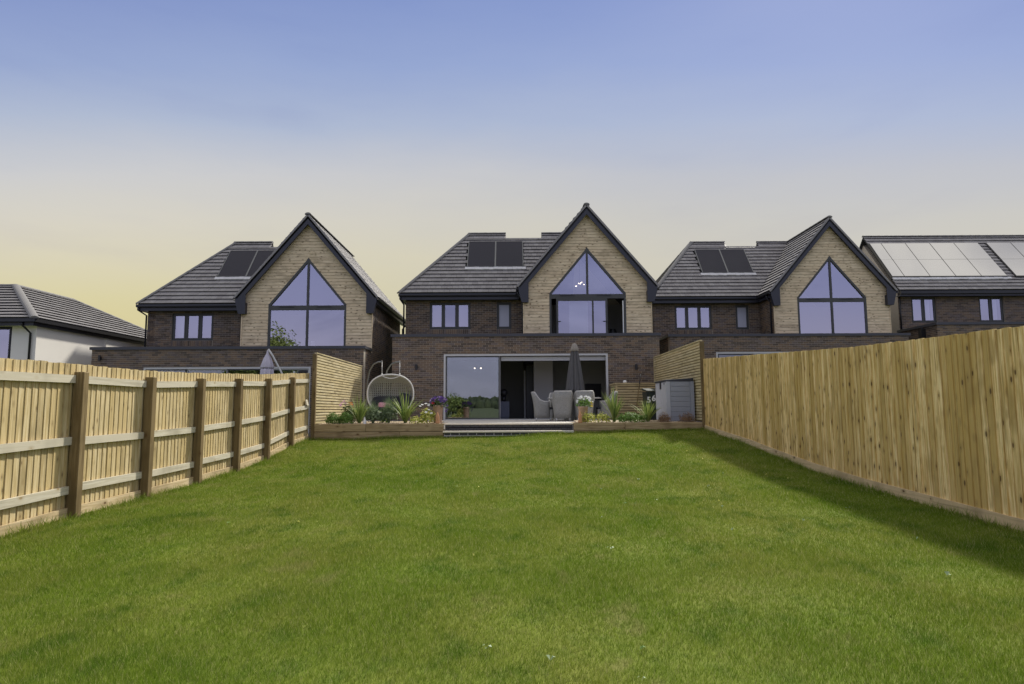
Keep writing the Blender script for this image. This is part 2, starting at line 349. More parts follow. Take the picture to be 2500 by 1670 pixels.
def tag(o, label, cat, group=None):
    o['label'] = label; o['category'] = cat
    if group: o['group'] = group
    return o
def thing(name, label, cat, loc=(0, 0, 0), rz=0, group=None):
    o = link(name, None, None, loc, (0, 0, rz)); o.empty_display_size = .2
    return tag(o, label, cat, group)
def struct(o): o['kind'] = 'structure'; return o
def npmesh(name, V, Fc, mat, tone=None):
    """V (n,3) floats, Fc (m,k) ints, one polygon size"""
    me = bpy.data.meshes.new(name); n, k = Fc.shape
    me.vertices.add(len(V)); me.vertices.foreach_set('co', V.astype(np.float32).ravel())
    me.loops.add(n*k); me.loops.foreach_set('vertex_index', Fc.astype(np.int32).ravel())
    me.polygons.add(n); me.polygons.foreach_set('loop_start', np.arange(0, n*k, k, dtype=np.int32)); me.polygons.foreach_set('loop_total', np.full(n, k, np.int32))
    me.materials.append(M[mat])
    if tone is not None:
        at = me.attributes.new('tone', 'FLOAT', 'FACE'); at.data.foreach_set('value', tone.astype(np.float32))
    me.update(); me.validate(); return me
def bevelled(mb, name, mat, wd=.008, seg=1):
    me = mb.mesh(name, mat); bm = bmesh.new(); bm.from_mesh(me); bmesh.ops.remove_doubles(bm, verts=bm.verts, dist=1e-5)
    bmesh.ops.bevel(bm, geom=bm.edges[:], offset=wd, segments=seg, affect='EDGES', profile=.5); bm.to_mesh(me); bm.free(); return me

# ------------------------------------------------------------------ terrain
LP = [(-60, -1.6), (-12, -.2), (0, -.02), (3, .02), (6.6, .1), (8.2, .15), (9.8, .2), (11.4, .235), (12.95, .275), (14.46, .385), (16.03, .575), (17.6, .665), (24, .68), (60, .7)]
RP = [(-60, -1.3), (-12, -.12), (0, .02), (3, .08), (6.7, .195), (7.8, .228), (9.56, .29), (12.66, .514), (14.56, .662), (17.58, .9), (24, .9), (60, .95)]
def gz(x, y):
    l = np.interp(y, *zip(*LP)); r = np.interp(y, *zip(*RP)); t = np.clip((np.asarray(x)+5.35)/10.47, 0, 1)
    c = l+(r-l)*t; c = c + np.where(np.asarray(x) < -5.35, .03*np.maximum(np.asarray(x)+5.35, -25), 0) + np.where(np.asarray(x) > 5.12, .02*np.minimum(np.asarray(x)-5.12, 25), 0)
    return c
def grid(name, xs, ys, zf, mat):
    Xg, Yg = np.meshgrid(xs, ys); Zg = zf(Xg, Yg); V = np.stack([Xg.ravel(), Yg.ravel(), Zg.ravel()], 1)
    nx, ny = len(xs), len(ys); i = np.arange(nx-1)[None, :]+np.arange(ny-1)[:, None]*nx; i = i.ravel()
    return npmesh(name, V, np.stack([i, i+1, i+1+nx, i+nx], 1), mat)
def hillz(x, y):
    d = np.hypot(x, y)
    base = gz(x, y)-.12
    far = -1.8+np.where(y < 0, 1, .2)*np.clip((d-120)/500, 0, 1)**1.2*(11+5*np.sin(x*.004+1.0)-.008*x+2*np.sin(x*.011))
    t = np.clip((d-45)/60, 0, 1); return base*(1-t)+far*t
xs = np.unique(np.concatenate([np.linspace(-1500, -80, 30), np.linspace(-80, -20, 20), np.linspace(-20, 25, 46), np.linspace(25, 80, 20), np.linspace(80, 1500, 30)]))
ys = np.unique(np.concatenate([np.linspace(-1500, -80, 40), np.linspace(-80, 0, 30), np.linspace(0, 40, 60), np.linspace(40, 1500, 30)]))
struct(link('ground', grid('ground', xs, ys, hillz, 'field')))
lawn_x = np.linspace(-5.45, 5.14, 40); lawn_y = np.linspace(-10, 17.72, 110)
und = lambda x, y: gz(x, y)+.012*np.sin(x*1.9+y*.7)+.01*np.sin(y*1.3-x*.8)
struct(link('lawn', grid('lawn', lawn_x, lawn_y, und, 'lawn')))
# grass blades: thick near the viewer, coarser with distance
def blades():
    P, Hh, Wd = [], [], []
    for y0, y1, dens, h, wd in ((1.2, 2.6, 3000, .034, .005), (2.6, 4.2, 15000, .033, .0032), (4.2, 6, 11500, .033, .0042), (6, 8.5, 7500, .034, .0056), (8.5, 12, 4600, .035, .0075), (12, 17.6, 3000, .038, .010)):
        hw = 1.0 if y0 > 6 else min(1, (.83*y1+.5)/5.3)
        n = int(dens*(y1-y0)*10.5*hw); x = rng.uniform(-5.4*hw, 5.12*hw, n); y = rng.uniform(y0, y1, n)
        P.append(np.stack([x, y], 1)); Hh.append(h*rng.uniform(.55, 1.3, n)); Wd.append(wd*rng.uniform(.7, 1.3, n))
    # unmown fringes along fences and planters
    n = 9000; y = rng.uniform(2, 17.5, n); s = rng.random(n) < .5; x = np.where(s, -5.36+np.abs(rng.normal(0, .05, n)), 5.06-np.abs(rng.normal(0, .05, n)))
    P.append(np.stack([x, y], 1)); Hh.append(rng.uniform(.03, .12, n)); Wd.append(np.full(n, .009))
    n = 9000; x = rng.uniform(-5.3, 5.05, n); P.append(np.stack([x, 17.5-np.abs(rng.normal(0, .05, n))-np.where(np.abs(x+.1) < 1.75, .28, 0)], 1)); Hh.append(rng.uniform(.03, .10, n)); Wd.append(np.full(n, .011))
    P = np.concatenate(P); H = np.concatenate(Hh); W = np.concatenate(Wd); n = len(P)
    pn = np.sin(P[:, 0]*2.1+np.sin(P[:, 1]*1.7))*np.sin(P[:, 1]*2.6+P[:, 0]*.9); H = H*(1+.3*pn)
    z = und(P[:, 0], P[:, 1]); a = rng.uniform(0, 2*np.pi, n); b = rng.uniform(0, 2*np.pi, n); ln = H*rng.uniform(.1, .9, n)
    dx, dy = np.cos(a)*W/2, np.sin(a)*W/2
    V = np.empty((n, 3, 3)); V[:, 0] = np.stack([P[:, 0]-dx, P[:, 1]-dy, z-.004], 1); V[:, 1] = np.stack([P[:, 0]+dx, P[:, 1]+dy, z-.004], 1)
    V[:, 2] = np.stack([P[:, 0]+np.cos(b)*ln, P[:, 1]+np.sin(b)*ln, z+H], 1)
    return npmesh('grass', V.reshape(-1, 3), np.arange(3*n).reshape(-1, 3), 'blade', rng.random(n))
g = link('grass', blades()); g['kind'] = 'stuff'; tag(g, 'short green mown grass covering the lawn', 'grass')

# ------------------------------------------------------------------ brickwork
def subtract(r, o):
    x0, x1, z0, z1 = r; a0, a1, b0, b1 = o
    if x1 <= a0 or x0 >= a1 or z1 <= b0 or z0 >= b1: return [r]
    o_ = []
    if x0 < a0: o_.append((x0, a0, z0, z1))
    if x1 > a1: o_.append((a1, x1, z0, z1))
    m0, m1 = max(x0, a0), min(x1, a1)
    if z0 < b0: o_.append((m0, m1, z0, b0))
    if z1 > b1: o_.append((m0, m1, b1, z1))
    return o_
def brick_rects(u0, u1, v0, v1, holes=(), soldier=()):
    rects = []; r = int((v0+2)/.075)
    v = v0; k = 0
    while v < v1-.01:
        top = min(v+.065, v1); u = u0-(.1125 if k % 2 else 0)
        while u < u1:
            a, b = max(u, u0), min(u+.215, u1)
            if b-a > .02:
                rs = [(a, b, v, top)]
                for h in list(holes)+list(soldier): rs = [q for r_ in rs for q in subtract(r_, h)]
                rects += [q for q in rs if q[1]-q[0] > .015 and q[3]-q[2] > .012]
            u += .225
        v += .075; k += 1
    for (a0, a1, b0, b1) in soldier:
        u = a0+.005
        while u < a1-.03: rects.append((u, min(u+.065, a1-.005), b0+.005, b1-.005)); u += .075
    return rects
def brick_mesh(mb, rects, to3, depth=.008):
    for (a, b, c, d) in rects:
        e = depth+random.uniform(-.0015, .0015)
        q = [to3(a, c, 0), to3(b, c, 0), to3(b, d, 0), to3(a, d, 0)]; f = [to3(a, c, e), to3(b, c, e), to3(b, d, e), to3(a, d, e)]
        mb.tone = random.random(); mb.add(q+f, [(4, 5, 6, 7), (0, 1, 5, 4), (1, 2, 6, 5), (2, 3, 7, 6), (3, 0, 4, 7)])
    return mb
def slab_with_holes(mb, u0, u1, v0, v1, holes, to3, th):
    rs = [(u0, u1, v0, v1)]
    for h in holes: rs = [q for r_ in rs for q in subtract(r_, h)]
    for (a, b, c, d) in rs:
        mb.prism([to3(a, c, 0), to3(b, c, 0), to3(b, d, 0), to3(a, d, 0)], [to3(a, c, -th), to3(b, c, -th), to3(b, d, -th), to3(a, d, -th)])
    return mb
FULL_BRICK = brick_mesh(MB(), [(-.1075, .1075, -.0325, .0325)], lambda u, v, d: (u, -d, v)); FULL_BRICK.t = []
FULL_BRICK = FULL_BRICK.mesh('brick', 'brick')
CACHE = {}
def cached(key, fn):
    if key not in CACHE: CACHE[key] = fn()
    return CACHE[key]

# ------------------------------------------------------------------ roof tiles
def clip(poly, a, b, c):      # keep a*x+b*y<=c
    o_ = []
    for i in range(len(poly)):
        p, q = poly[i], poly[(i+1) % len(poly)]; dp, dq = a*p[0]+b*p[1]-c, a*q[0]+b*q[1]-c
        if dp <= 0: o_.append(p)
        if (dp < 0 < dq) or (dq < 0 < dp):
            t = dp/(dp-dq); o_.append((p[0]+(q[0]-p[0])*t, p[1]+(q[1]-p[1])*t))
    return o_
def inter(poly, reg):         # reg convex ccw
    for i in range(len(reg)):
        p, q = reg[i], reg[(i+1) % len(reg)]; a, b = q[1]-p[1], -(q[0]-p[0]); poly = clip(poly, a, b, a*p[0]+b*p[1])
        if len(poly) < 3: return []
    return poly
TW, TE = .225, .242
def tile_list(reg, skip=(), tw=TW, te=TE):
    """reg: convex polygon (u, v) ccw, v up the slope from the eave. returns clipped tile polygons"""
    us = [p[0] for p in reg]; vs_ = [p[1] for p in reg]; res = []
    row = 0; v = min(vs_)
    while v < max(vs_)-.02:
        u = min(us)-tw-(tw/2 if row % 2 else 0)
        while u < max(us):
            poly = inter([(u+.003, v), (u+tw-.003, v), (u+tw-.003, v+te+.02), (u+.003, v+te+.02)], reg)
            if len(poly) >= 3:
                cx = sum(p[0] for p in poly)/len(poly); cv = sum(p[1] for p in poly)/len(poly)
                ar = abs(sum(poly[i][0]*poly[(i+1) % len(poly)][1]-poly[(i+1) % len(poly)][0]*poly[i][1] for i in range(len(poly))))/2
                if ar > .002 and not any(s[0] < cx < s[1] and s[2] < cv < s[3] for s in skip): res.append((row, v, poly))
            u += tw
        v += te; row += 1
    return res
def tile_geo(mb, v0, poly, fr, te=TE, st=1.0):
    o, eu, ev, en = fr
    def at(p, h): q = o+eu*p[0]+ev*p[1]+en*h; return (q.x, q.y, q.z)
    hi = lambda p: (.068-.052*(p[1]-v0)/te) if st == 1 else .03-.013*(p[1]-v0)/te
    j = random.uniform(-.002, .003)
    mb.prism([at(p, hi(p)-(.026 if st == 1 else .012)) for p in poly], [at(p, hi(p)+j) for p in poly])
    return mb
def roof_face(parent, key, fr, reg, mat='tile', n_single=0, skip=(), tw=TW, te=TE, st=1.0):
    """tiles of one slope: the first n_single as objects, the rest joined"""
    tl = cached(key+'_list', lambda: tile_list(reg, skip, tw, te))
    for i, (row, v, poly) in enumerate(tl[:n_single]):
        me = cached(f'{key}_{i}', lambda: tile_geo(MB(), v, poly, fr, te, st).mesh('tile', mat)); part('tile', me, None, parent)
    if len(tl) > n_single:
        def rest():
            mb = MB()
            for (row, v, poly) in tl[n_single:]: mb.tone = random.random(); tile_geo(mb, v, poly, fr, te, st)
            return mb.mesh('tile_field', mat)
        part('tile_field', cached(key+'_rest', rest), None, parent, stuff=True)
    return len(tl)
def frame_of(o, u, v):
    o, u, v = Vector(o), Vector(u).normalized(), Vector(v).normalized(); return (o, u, v, u.cross(v))
def ridge_tiles(parent, p, q, r=.12, L=.42, mat='ridge', name='ridge_tile', flat=.62):
    p, q = Vector(p), Vector(q); d = q-p; n = max(1, round(d.length/L)); l = d.length/n
    def mk():
        mb = MB(); ns = 8; pr = []
        for k in range(ns+1):
            a = math.pi*k/ns; pr.append((math.cos(a)*r, math.sin(a)*r*flat))
        for k in range(ns):
            (a0, b0), (a1, b1) = pr[k], pr[k+1]
            mb.add([(0, a0, b0), (l*.99, a0*1.06, b0*1.08), (l*.99, a1*1.06, b1*1.08), (0, a1, b1)], [(0, 1, 2, 3)])
        mb.add([(0, *x) for x in pr], [tuple(range(ns, -1, -1))]); mb.add([(l*.99, x[0]*1.06, x[1]*1.08) for x in pr], [tuple(range(ns+1))])
        return mb.mesh(name, mat, True)
    me = cached(f'ridge{round(l,4)}_{r}_{mat}', mk); rot = d.to_track_quat('X', 'Z').to_euler()
    for k in range(n): part(name, me, None, parent, loc=p+d*(k/n), rot=rot)

# ------------------------------------------------------------------ window helper (x-z plane, facing -y)
def window(parent, x0, x1, z0, z1, y, lights, mat='frame', gl='glass', name='window', fw=.055, sw=.045, dep=.07, sash=True, gls=None):
    mb = MB(); mb.box(x0, x1, y, y+dep, z0, z0+fw).box(x0, x1, y, y+dep, z1-fw, z1).box(x0, x0+fw, y, y+dep, z0+fw, z1-fw).box(x1-fw, x1, y, y+dep, z0+fw, z1-fw)
    wd = (x1-x0)/lights
    for k in range(1, lights): mb.box(x0+k*wd-fw/2, x0+k*wd+fw/2, y, y+dep, z0+fw, z1-fw)
    wn = part(name, mb, mat, parent)
    for k in range(lights):
        a = x0+k*wd+(fw if k == 0 else fw/2); b = x0+(k+1)*wd-(fw if k == lights-1 else fw/2)
        if sash:
            s = MB(); c0, c1 = z0+fw, z1-fw; yy = y-.012
            s.box(a, b, yy, y+.05, c0, c0+sw).box(a, b, yy, y+.05, c1-sw, c1).box(a, a+sw, yy, y+.05, c0+sw, c1-sw).box(b-sw, b, yy, y+.05, c0+sw, c1-sw)
            part('sash', s, mat, wn); a += sw; b -= sw; c0 += sw; c1 -= sw
        else: c0, c1 = z0+fw, z1-fw
        tl = random.uniform(-.004, .004)
        part('pane', MB().add([(a, y+.02+tl, c0), (b, y+.02-tl, c0), (b, y+.02-tl, c1), (a, y+.02+tl, c1)], [(0, 1, 2, 3)]), (gls[k] if gls else gl), wn)
        if sash: part('trickle_vent', MB().box(a+.06, b-.06, y-.03, y-.0125, z1-fw-sw+.008, z1-fw-.01), 'black', wn)
    return wn

# ------------------------------------------------------------------ the three look-alike gable houses
PT = 1.184                     # roof pitch (tan)
EZ, RZ = 5.05, 8.2             # eave / ridge heights above the house's terrace
GX, GW = 2.4, 2.66             # gable centre and half width with overhang
YB, YG, YR = 2.9, 1.2, 7.82    # brick front wall, gable wall, rear eave
WIN = [(.94, 3.02), (.94, 4.79), (2.405, 6.565), (3.87, 4.79), (3.87, 3.02)]
def pent_left(z): return .94 if z < 4.79 else .94+(z-4.79)*(2.405-.94)/(6.565-4.79)
def pent_right(z): return 2*2.405-pent_left(z)
def gable_house(label, off, variant):
    O = (off[0]+.5, off[1]+23.6, off[2]+1.1)
    h = thing('brick_house', label, 'house', O, 0, None)
    sh = .3 if variant == 'left' else 0.0; K = lambda k: f'{k}_{sh}'
    # --- walls: mortar slab + bricks
    DOOR = (-2.97, 2.96, -.02, 2.37); W3 = (-3.86+sh, -2.19+sh, 3.63, 4.74); W1 = (-1.12+sh, -.52+sh, 3.63, 4.74)
    SOL = [(-3.86+sh, -2.19+sh, 3.405, 3.63), (-1.12+sh, -.52+sh, 3.405, 3.63)]
    walls = {
        'ext': (-4.83, 4.83, -.9, 3.0, [DOOR], [], lambda u, v, d: (u, -d, v), .28),
        'brickfront': (-4.83+sh, -.02, 2.86, 4.97, [W3, W1], SOL, lambda u, v, d: (u, YB-d, v), .28),
        'right': (.28, 7.42, -.9, 5.02, [], [], lambda u, v, d: (4.83+d, u, v), .28),
        'left': (.28, 7.42, -.9, 3.0, [], [], lambda u, v, d: (-4.83-d, 7.7-u, v), .28),
        'leftup': (.28, 4.8, 3.0, 4.97, [], [], lambda u, v, d: (-4.83+sh-d, 7.7-u, v), .28),
        'rear': (-4.55, 4.55, -.9, 4.97, [], [], lambda u, v, d: (-u, 7.42+d, v), .28),
        'return': (YG+.02, YB, 2.86, 5.02, [], [], lambda u, v, d: (-.03-d, YG+YB+.02-u, v), .2),
    }
    for nm, (u0, u1, v0, v1, holes, sol, to3, th) in walls.items():
        if nm == 'right':      # the side walls drop to the parapet height in front
            cut = [(u0, YG+.26, 3.0, v1)]; bcut = [(u0, YG+.012, 3.0, v1)]
        else: cut = bcut = []
        wo = part('wall', cached(K('w_'+nm), lambda: slab_with_holes(MB(), u0, u1, v0, v1, holes+cut, to3, th).mesh('wall', 'mortar')), None, h)
        if nm == 'rear': continue
        def both():
            rs = brick_rects(u0, u1, v0, v1, holes+bcut, sol); single, rest = [], []
            for q in rs:
                if nm == 'ext' and len(single) < 300 and q[2] > .45 and abs(q[1]-q[0]-.215) < .001 and abs(q[3]-q[2]-.065) < .001: single.append(q)
                else: rest.append(q)
            return single, brick_mesh(MB(), rest, to3).mesh('brick_field', 'brick')
        single, me = cached(K('b_'+nm), both)
        for q in single: part('brick', FULL_BRICK, None, wo, loc=to3((q[0]+q[1])/2, (q[2]+q[3])/2, 0))
        part('brick_field', me, None, wo, stuff=True)
    # --- terrace parapet coping and flat roof
    part('coping', cached('coping', lambda: MB().box(-4.89, 4.89, -.06, .30, 3.0, 3.1).box(4.53, 4.89, .3, YG-.03, 3.0, 3.1).box(-4.89, -4.53, .3, YB-.02, 3.0, 3.1).mesh('coping', 'coping')), None, h)
    part('flat_roof', cached('flatroof', lambda: MB().box(-4.55, 4.55, .28, 7.42, 2.62, 2.84).mesh('flat_roof', 'felt')), None, h)
    # --- gable front: backing + planks
    def hw(z): return (RZ-.22-z)/PT
    def lx(z): return max(-.03, GX-hw(z))
    def rx(z): return 4.83 if GX+hw(z) > 4.83 else GX+hw(z)
    zk = RZ-.22-2.43*PT
    def piece(z0, z1, left, mb, y0, y1, tilt_=0, xa=None, xb=None):
        zz = sorted({z0, z1, *[k for k in (4.79, zk) if z0 < k < z1]})
        if left: A = [(lx(z), z) for z in zz]; B = [(pent_left(z) if z < 6.565 else 2.405, z) for z in zz]
        else: A = [(pent_right(z) if z < 6.565 else 2.405, z) for z in zz]; B = [(rx(z), z) for z in zz]
        if xa is not None: A = [(max(x, xa), z) for x, z in A]; B = [(max(x, xa), z) for x, z in B]
        if xb is not None: A = [(min(x, xb), z) for x, z in A]; B = [(min(x, xb), z) for x, z in B]
        pl = A+B[::-1]
        if min(b[0]-a[0] for a, b in zip(A, B)) < -.001 or max(b[0]-a[0] for a, b in zip(A, B)) < .03: return None
        mb.prism([(x, y0+(tilt_ if z > (z0+z1)/2 else 0), z) for x, z in pl], [(x, y1, z) for x, z in pl]); return mb
    def backing():
        mb = MB()
        for a, b in ((2.84, 4.79), (4.79, 6.0), (6.0, 6.565), (6.565, 7.92)):
            for l in (True, False): piece(a, b, l, mb, YG+.03, YG+.24)
        return mb.mesh('gable_wall', 'felt')
    gw = part('gable_wall', cached('gback', backing), None, h)
    def planks():
        res = []; z = 3.02
        studs = [.48, 1.15, 1.7, 2.405, 3.1, 3.6, 4.33]
        k = 0
        while z < 7.93:
            for l in (True, False):
                js = sorted(random.sample(studs, random.choice((0, 1, 1, 2)))); cuts = [None]+js+[None]
                for a, b in zip(cuts[:-1], cuts[1:]):
                    m_ = piece(z, min(z+.113, 7.95), l, MB(), YG+random.uniform(-.003, .002), YG+.03, .010, None if a is None else a+.0015, None if b is None else b-.0015)
                    if m_: res.append(m_.mesh('plank', 'clad'))
            z += .12; k += 1
        return res
    for xa_, xb_ in ((-.075, -.0315), (4.8315, 4.86)): part('corner_trim', MB().box(xa_, xb_, YG-.012, YG+.03, 2.95, 4.9), 'clad', h)
    for me in cached('planks', planks): part('plank', me, None, gw)
    # --- gable window
    fy0, fy1 = YG-.005, YG+.08
    def wframe():
        mb = MB(); f = .075
        mb.box(.94, .94+f, fy0, fy1, 3.02, 4.80).box(3.87-f, 3.87, fy0, fy1, 3.02, 4.80)
        mb.bar((.94, 4.79), (2.405, 6.565), .085, fy0-.004, fy1, -1).bar((2.405, 6.565), (3.87, 4.79), .085, fy0-.007, fy1, -1)
        mb.box(.94+f, 3.87-f, fy0+.003, fy1, 4.585, 4.755).box(2.405-.04, 2.405+.04, fy0+.002, fy1, 4.755, 6.46).box(.94+f, 3.87-f, fy0+.003, fy1, 3.02, 3.14)
        return mb
    def hole(y):      # reveal band
        return None
    gwn = part('gable_window', cached('gwf', lambda: wframe().mesh('gable_window', 'frame')), None, h)
    def tri(xa, xb, flip):
        t1, t2 = random.uniform(-.004, .004), random.uniform(-.004, .004)
        return MB().add([(xa, YG+.04+t1, 4.755), (xb, YG+.04+t2, 4.755), (2.405+(-.04 if not flip else .04), YG+.04, 6.47)], [(0, 1, 2)])
    part('pane', tri(.98, 2.365, False), 'glass', gwn); part('pane', tri(2.445, 3.83, True), 'glass', gwn)
    for x in (1.35, 2.75): part('trickle_vent', MB().box(x, x+.55, fy0-.02, fy0+.003, 4.69, 4.72), 'black', gwn)
    if variant != 'open':
        part('mullion', MB().box(2.405-.04, 2.405+.04, fy0+.002, fy1, 3.14, 4.585), 'frame', gwn)
        for a, b in ((1.015, 2.365), (2.445, 3.795)):
            t1 = random.uniform(-.003, .003); part('pane', MB().add([(a, YG+.04+t1, 3.14), (b, YG+.04-t1, 3.14), (b, YG+.04-t1, 4.585), (a, YG+.04+t1, 4.585)], [(0, 1, 2, 3)]), 'glass', gwn)
    else:
        for a, b, hx in ((1.20, 2.60, 1.25), (2.60, 3.16, 3.11)):
            d = MB(); f = .075; y0, y1 = YG+.0, YG+.06
            d.box(a, b, y0, y1, 3.14, 3.24).box(a, b, y0, y1, 4.50, 4.585)
            if a < 2: d.box(a, a+f, y0, y1, 3.24, 4.50).box(b-.03, b, y0, y1, 3.24, 4.5)
            else: d.box(a, a+.03, y0, y1, 3.24, 4.50).box(b-f, b, y0, y1, 3.24, 4.5)
            dr = part('door_leaf', d, 'frame', gwn)
            part('pane', MB().add([(a+.02, YG+.03, 3.24), (b-.02, YG+.03, 3.24), (b-.02, YG+.03, 4.5), (a+.02, YG+.03, 4.5)], [(0, 1, 2, 3)]), 'glass', gwn)
            part('door_handle', MB().box(hx-.015, hx+.015, y0-.03, y0, 3.62, 3.72).box(min(hx, hx+(.12 if hx < 2 else -.12)), max(hx, hx+(.12 if hx < 2 else -.12)), y0-.045, y0-.02, 3.69, 3.71), 'black', gwn)
        part('open_door_edge', MB().box(3.74, 3.775, YG+.01, YG+.08, 3.14, 4.5), 'white', gwn)
    # --- first floor windows
    a = random.random()
    wn = window(h, -3.86+sh, -2.19+sh, 3.64, 4.74, YB+.06, 3)
    wn2 = window(h, -1.12+sh, -.52+sh, 3.64, 4.74, YB+.06, 1, gl='frosted')
    part('window_reveal', cached(K('reveal'), lambda: MB().box(-3.86+sh, -2.19+sh, YB+.001, YB+.28, 3.60, 3.638).box(-1.12+sh, -.52+sh, YB+.001, YB+.28, 3.60, 3.638).mesh('window_reveal', 'frame')), None, h)
    # --- patio doors
    x0, x1, z0, z1 = -2.97, 2.96, 0.0, 2.37; f = .07
    dm = MB().box(x0, x1, .0, .14, z1-f, z1).box(x0, x0+f, .0, .14, z0, z1-f).box(x1-f, x1, .0, .14, z0, z1-f).box(x0+f, x1-f, .0, .14, z0-.02, z0+.03)
    pd = part('patio_door', dm, 'alu', h)
    def leafp(a, b, y):
        m_ = MB(); g_ = .045; m_.box(a, b, y, y+.04, z0+.03, z0+.03+g_).box(a, b, y, y+.04, z1-f-g_, z1-f).box(a, a+g_, y, y+.04, z0+.03+g_, z1-f-g_).box(b-g_, b, y, y+.04, z0+.03+g_, z1-f-g_)
        part('door_leaf', m_, 'alu' if y > .05 else 'frame', pd)
        part('pane', MB().add([(a+g_, y+.02, z0+.07), (b-g_, y+.02, z0+.07), (b-g_, y+.02, z1-f-g_), (a+g_, y+.02, z1-f-g_)], [(0, 1, 2, 3)]), 'glass_door', pd)
    if variant == 'open':
        leafp(-2.9, -.95, .02); leafp(-2.88, -.93, .09)
        part('blind_box', MB().box(-.9, 2.9, .16, .3, 2.13, 2.27), 'alu', pd)
    else:
        for k in range(4): leafp(-2.9+k*1.4475, -2.9+(k+1)*1.4475, .02+.045*(k % 2))
    part('lintel_shadow_gap', MB().box(x0, x1, .02, .2, z1, z1+.02), 'black', pd)
    # --- roof: decks
    def deck():
        mb = MB(); d = .03
        def quad(pts):
            n_ = (Vector(pts[1])-Vector(pts[0])).cross(Vector(pts[2])-Vector(pts[0])).normalized()
            mb.prism([tuple(Vector(p)-n_*.10) for p in pts], [tuple(Vector(p)-n_*.01) for p in pts])
        e, r = EZ, RZ; hx = -5.04+sh+GW; ny = 4.90; nzz = EZ+(ny-2.5)*PT
        quad([(-5.04+sh, 2.5, e), (-.26, 2.5, e), (GX-(5.16-ny), ny, nzz), (hx-(5.16-ny), ny, nzz)])
        quad([(hx-(5.16-ny), ny, nzz), (-.75+sh, ny, nzz), (-.75+sh, 5.16, r), (hx, 5.16, r)])
        quad([(.84+sh, ny, nzz), (GX-(5.16-ny), ny, nzz), (GX, 5.16, r), (.84+sh, 5.16, r)])
        quad([(-.26, 1.0, e), (GX, 1.0, r), (GX, 5.16, r), (-.26, 2.5, e)])
        quad([(GX+GW, 1.0, e), (GX+GW, YR, e), (GX, YR, r), (GX, 1.0, r)])
        quad([(-5.04+sh, 2.5, e), (hx, 5.16, r), (-5.04+sh, YR, e)])
        quad([(-5.04+sh, YR, e), (hx-(5.16-ny), 5.42, nzz), (GX, 5.42, nzz), (GX, YR, e)])
        quad([(hx-(5.16-ny), 5.42, nzz), (hx, 5.16, r), (-.75+sh, 5.16, r), (-.75+sh, 5.42, nzz)])
        quad([(.84+sh, 5.42, nzz), (.84+sh, 5.16, r), (GX, 5.16, r), (GX, 5.42, nzz)])
        mb.box(-.75+sh, .84+sh, ny, 5.42, nzz-.1, nzz+.03)
        return mb.mesh('roof', 'felt')
    rf = part('roof', cached(K('deck'), deck), None, h)
    s = math.hypot(1, PT); Ls = GW*s
    fA = frame_of((-5.04+sh, 2.5, EZ), (1, 0, 0), (0, 1, PT))
    vn = (4.90-2.5)*s
    SOLAR = (2.64, 5.06, (3.49-2.5)*s, (4.70-2.5)*s)      # u0,u1,v0,v1 on the front slope
    cnt = roof_face(rf, K('A'), fA, [(0, 0), (4.78-sh, 0), (4.78-sh+vn/s, vn), (vn/s, vn)], n_single=225, skip=[SOLAR])
    roof_face(rf, K('A2'), fA, [(vn/s, vn), (4.29, vn), (4.29, Ls), (GW, Ls)], n_single=40)
    roof_face(rf, K('A3'), fA, [(5.88, vn), (4.78-sh+vn/s, vn), (7.44-sh, Ls), (5.88, Ls)], n_single=20)
    fB = frame_of((-.26, 2.5, EZ), (0, -1, 0), (1, 0, PT))
    roof_face(rf, 'B', fB, [(0, 0), (1.5, 0), (1.5, Ls), (-GW, Ls)], n_single=60 if variant != 'left' else 0)
    fC = frame_of((GX+GW, 1.0, EZ), (0, 1, 0), (-1, 0, PT))
    roof_face(rf, 'C', fC, [(0, 0), (6.82, 0), (6.82, Ls), (0, Ls)], n_single=60 if variant == 'left' else 0, st=.5)
    fD = frame_of((-5.04+sh, YR, EZ), (0, -1, 0), (1, 0, PT))
    roof_face(rf, K('D'), fD, [(0, 0), (5.32, 0), (GW, Ls)])
    hx = -5.04+sh+GW
    ridge_tiles(rf, (-5.06+sh, 2.48, EZ+.0), (hx, 5.16, RZ+.0), .11); ridge_tiles(rf, (-5.06+sh, YR, EZ), (hx, 5.16, RZ), .11)
    ridge_tiles(rf, (hx-.05, 5.16, RZ+.01), (-.75+sh, 5.16, RZ+.01), .11); ridge_tiles(rf, (.84+sh, 5.16, RZ+.01), (GX-.1, 5.16, RZ+.01), .11)
    ridge_tiles(rf, (GX, .96, RZ+.01), (GX, YR+.05, RZ+.01), .12)
    part('notch_flashing', cached(K('notchf'), lambda: MB().box(-.75+sh, .84+sh, 4.87, 4.93, EZ+2.4*PT+.02, EZ+2.4*PT+.055).mesh('notch_flashing', 'ridge')), None, rf)
    # --- solar collectors lying on the front slope
    o, eu, ev, en = fA
    def lay(mb, u0, u1, v0, v1, h0, h1):
        c = lambda u, v, hh: tuple(o+eu*u+ev*v+en*hh)
        return mb.prism([c(u0, v0, h0), c(u1, v0, h0), c(u1, v1, h0), c(u0, v1, h0)], [c(u0, v0, h1), c(u1, v0, h1), c(u1, v1, h1), c(u0, v1, h1)])
    u0, u1, v0, v1 = SOLAR; um = (u0+u1)/2
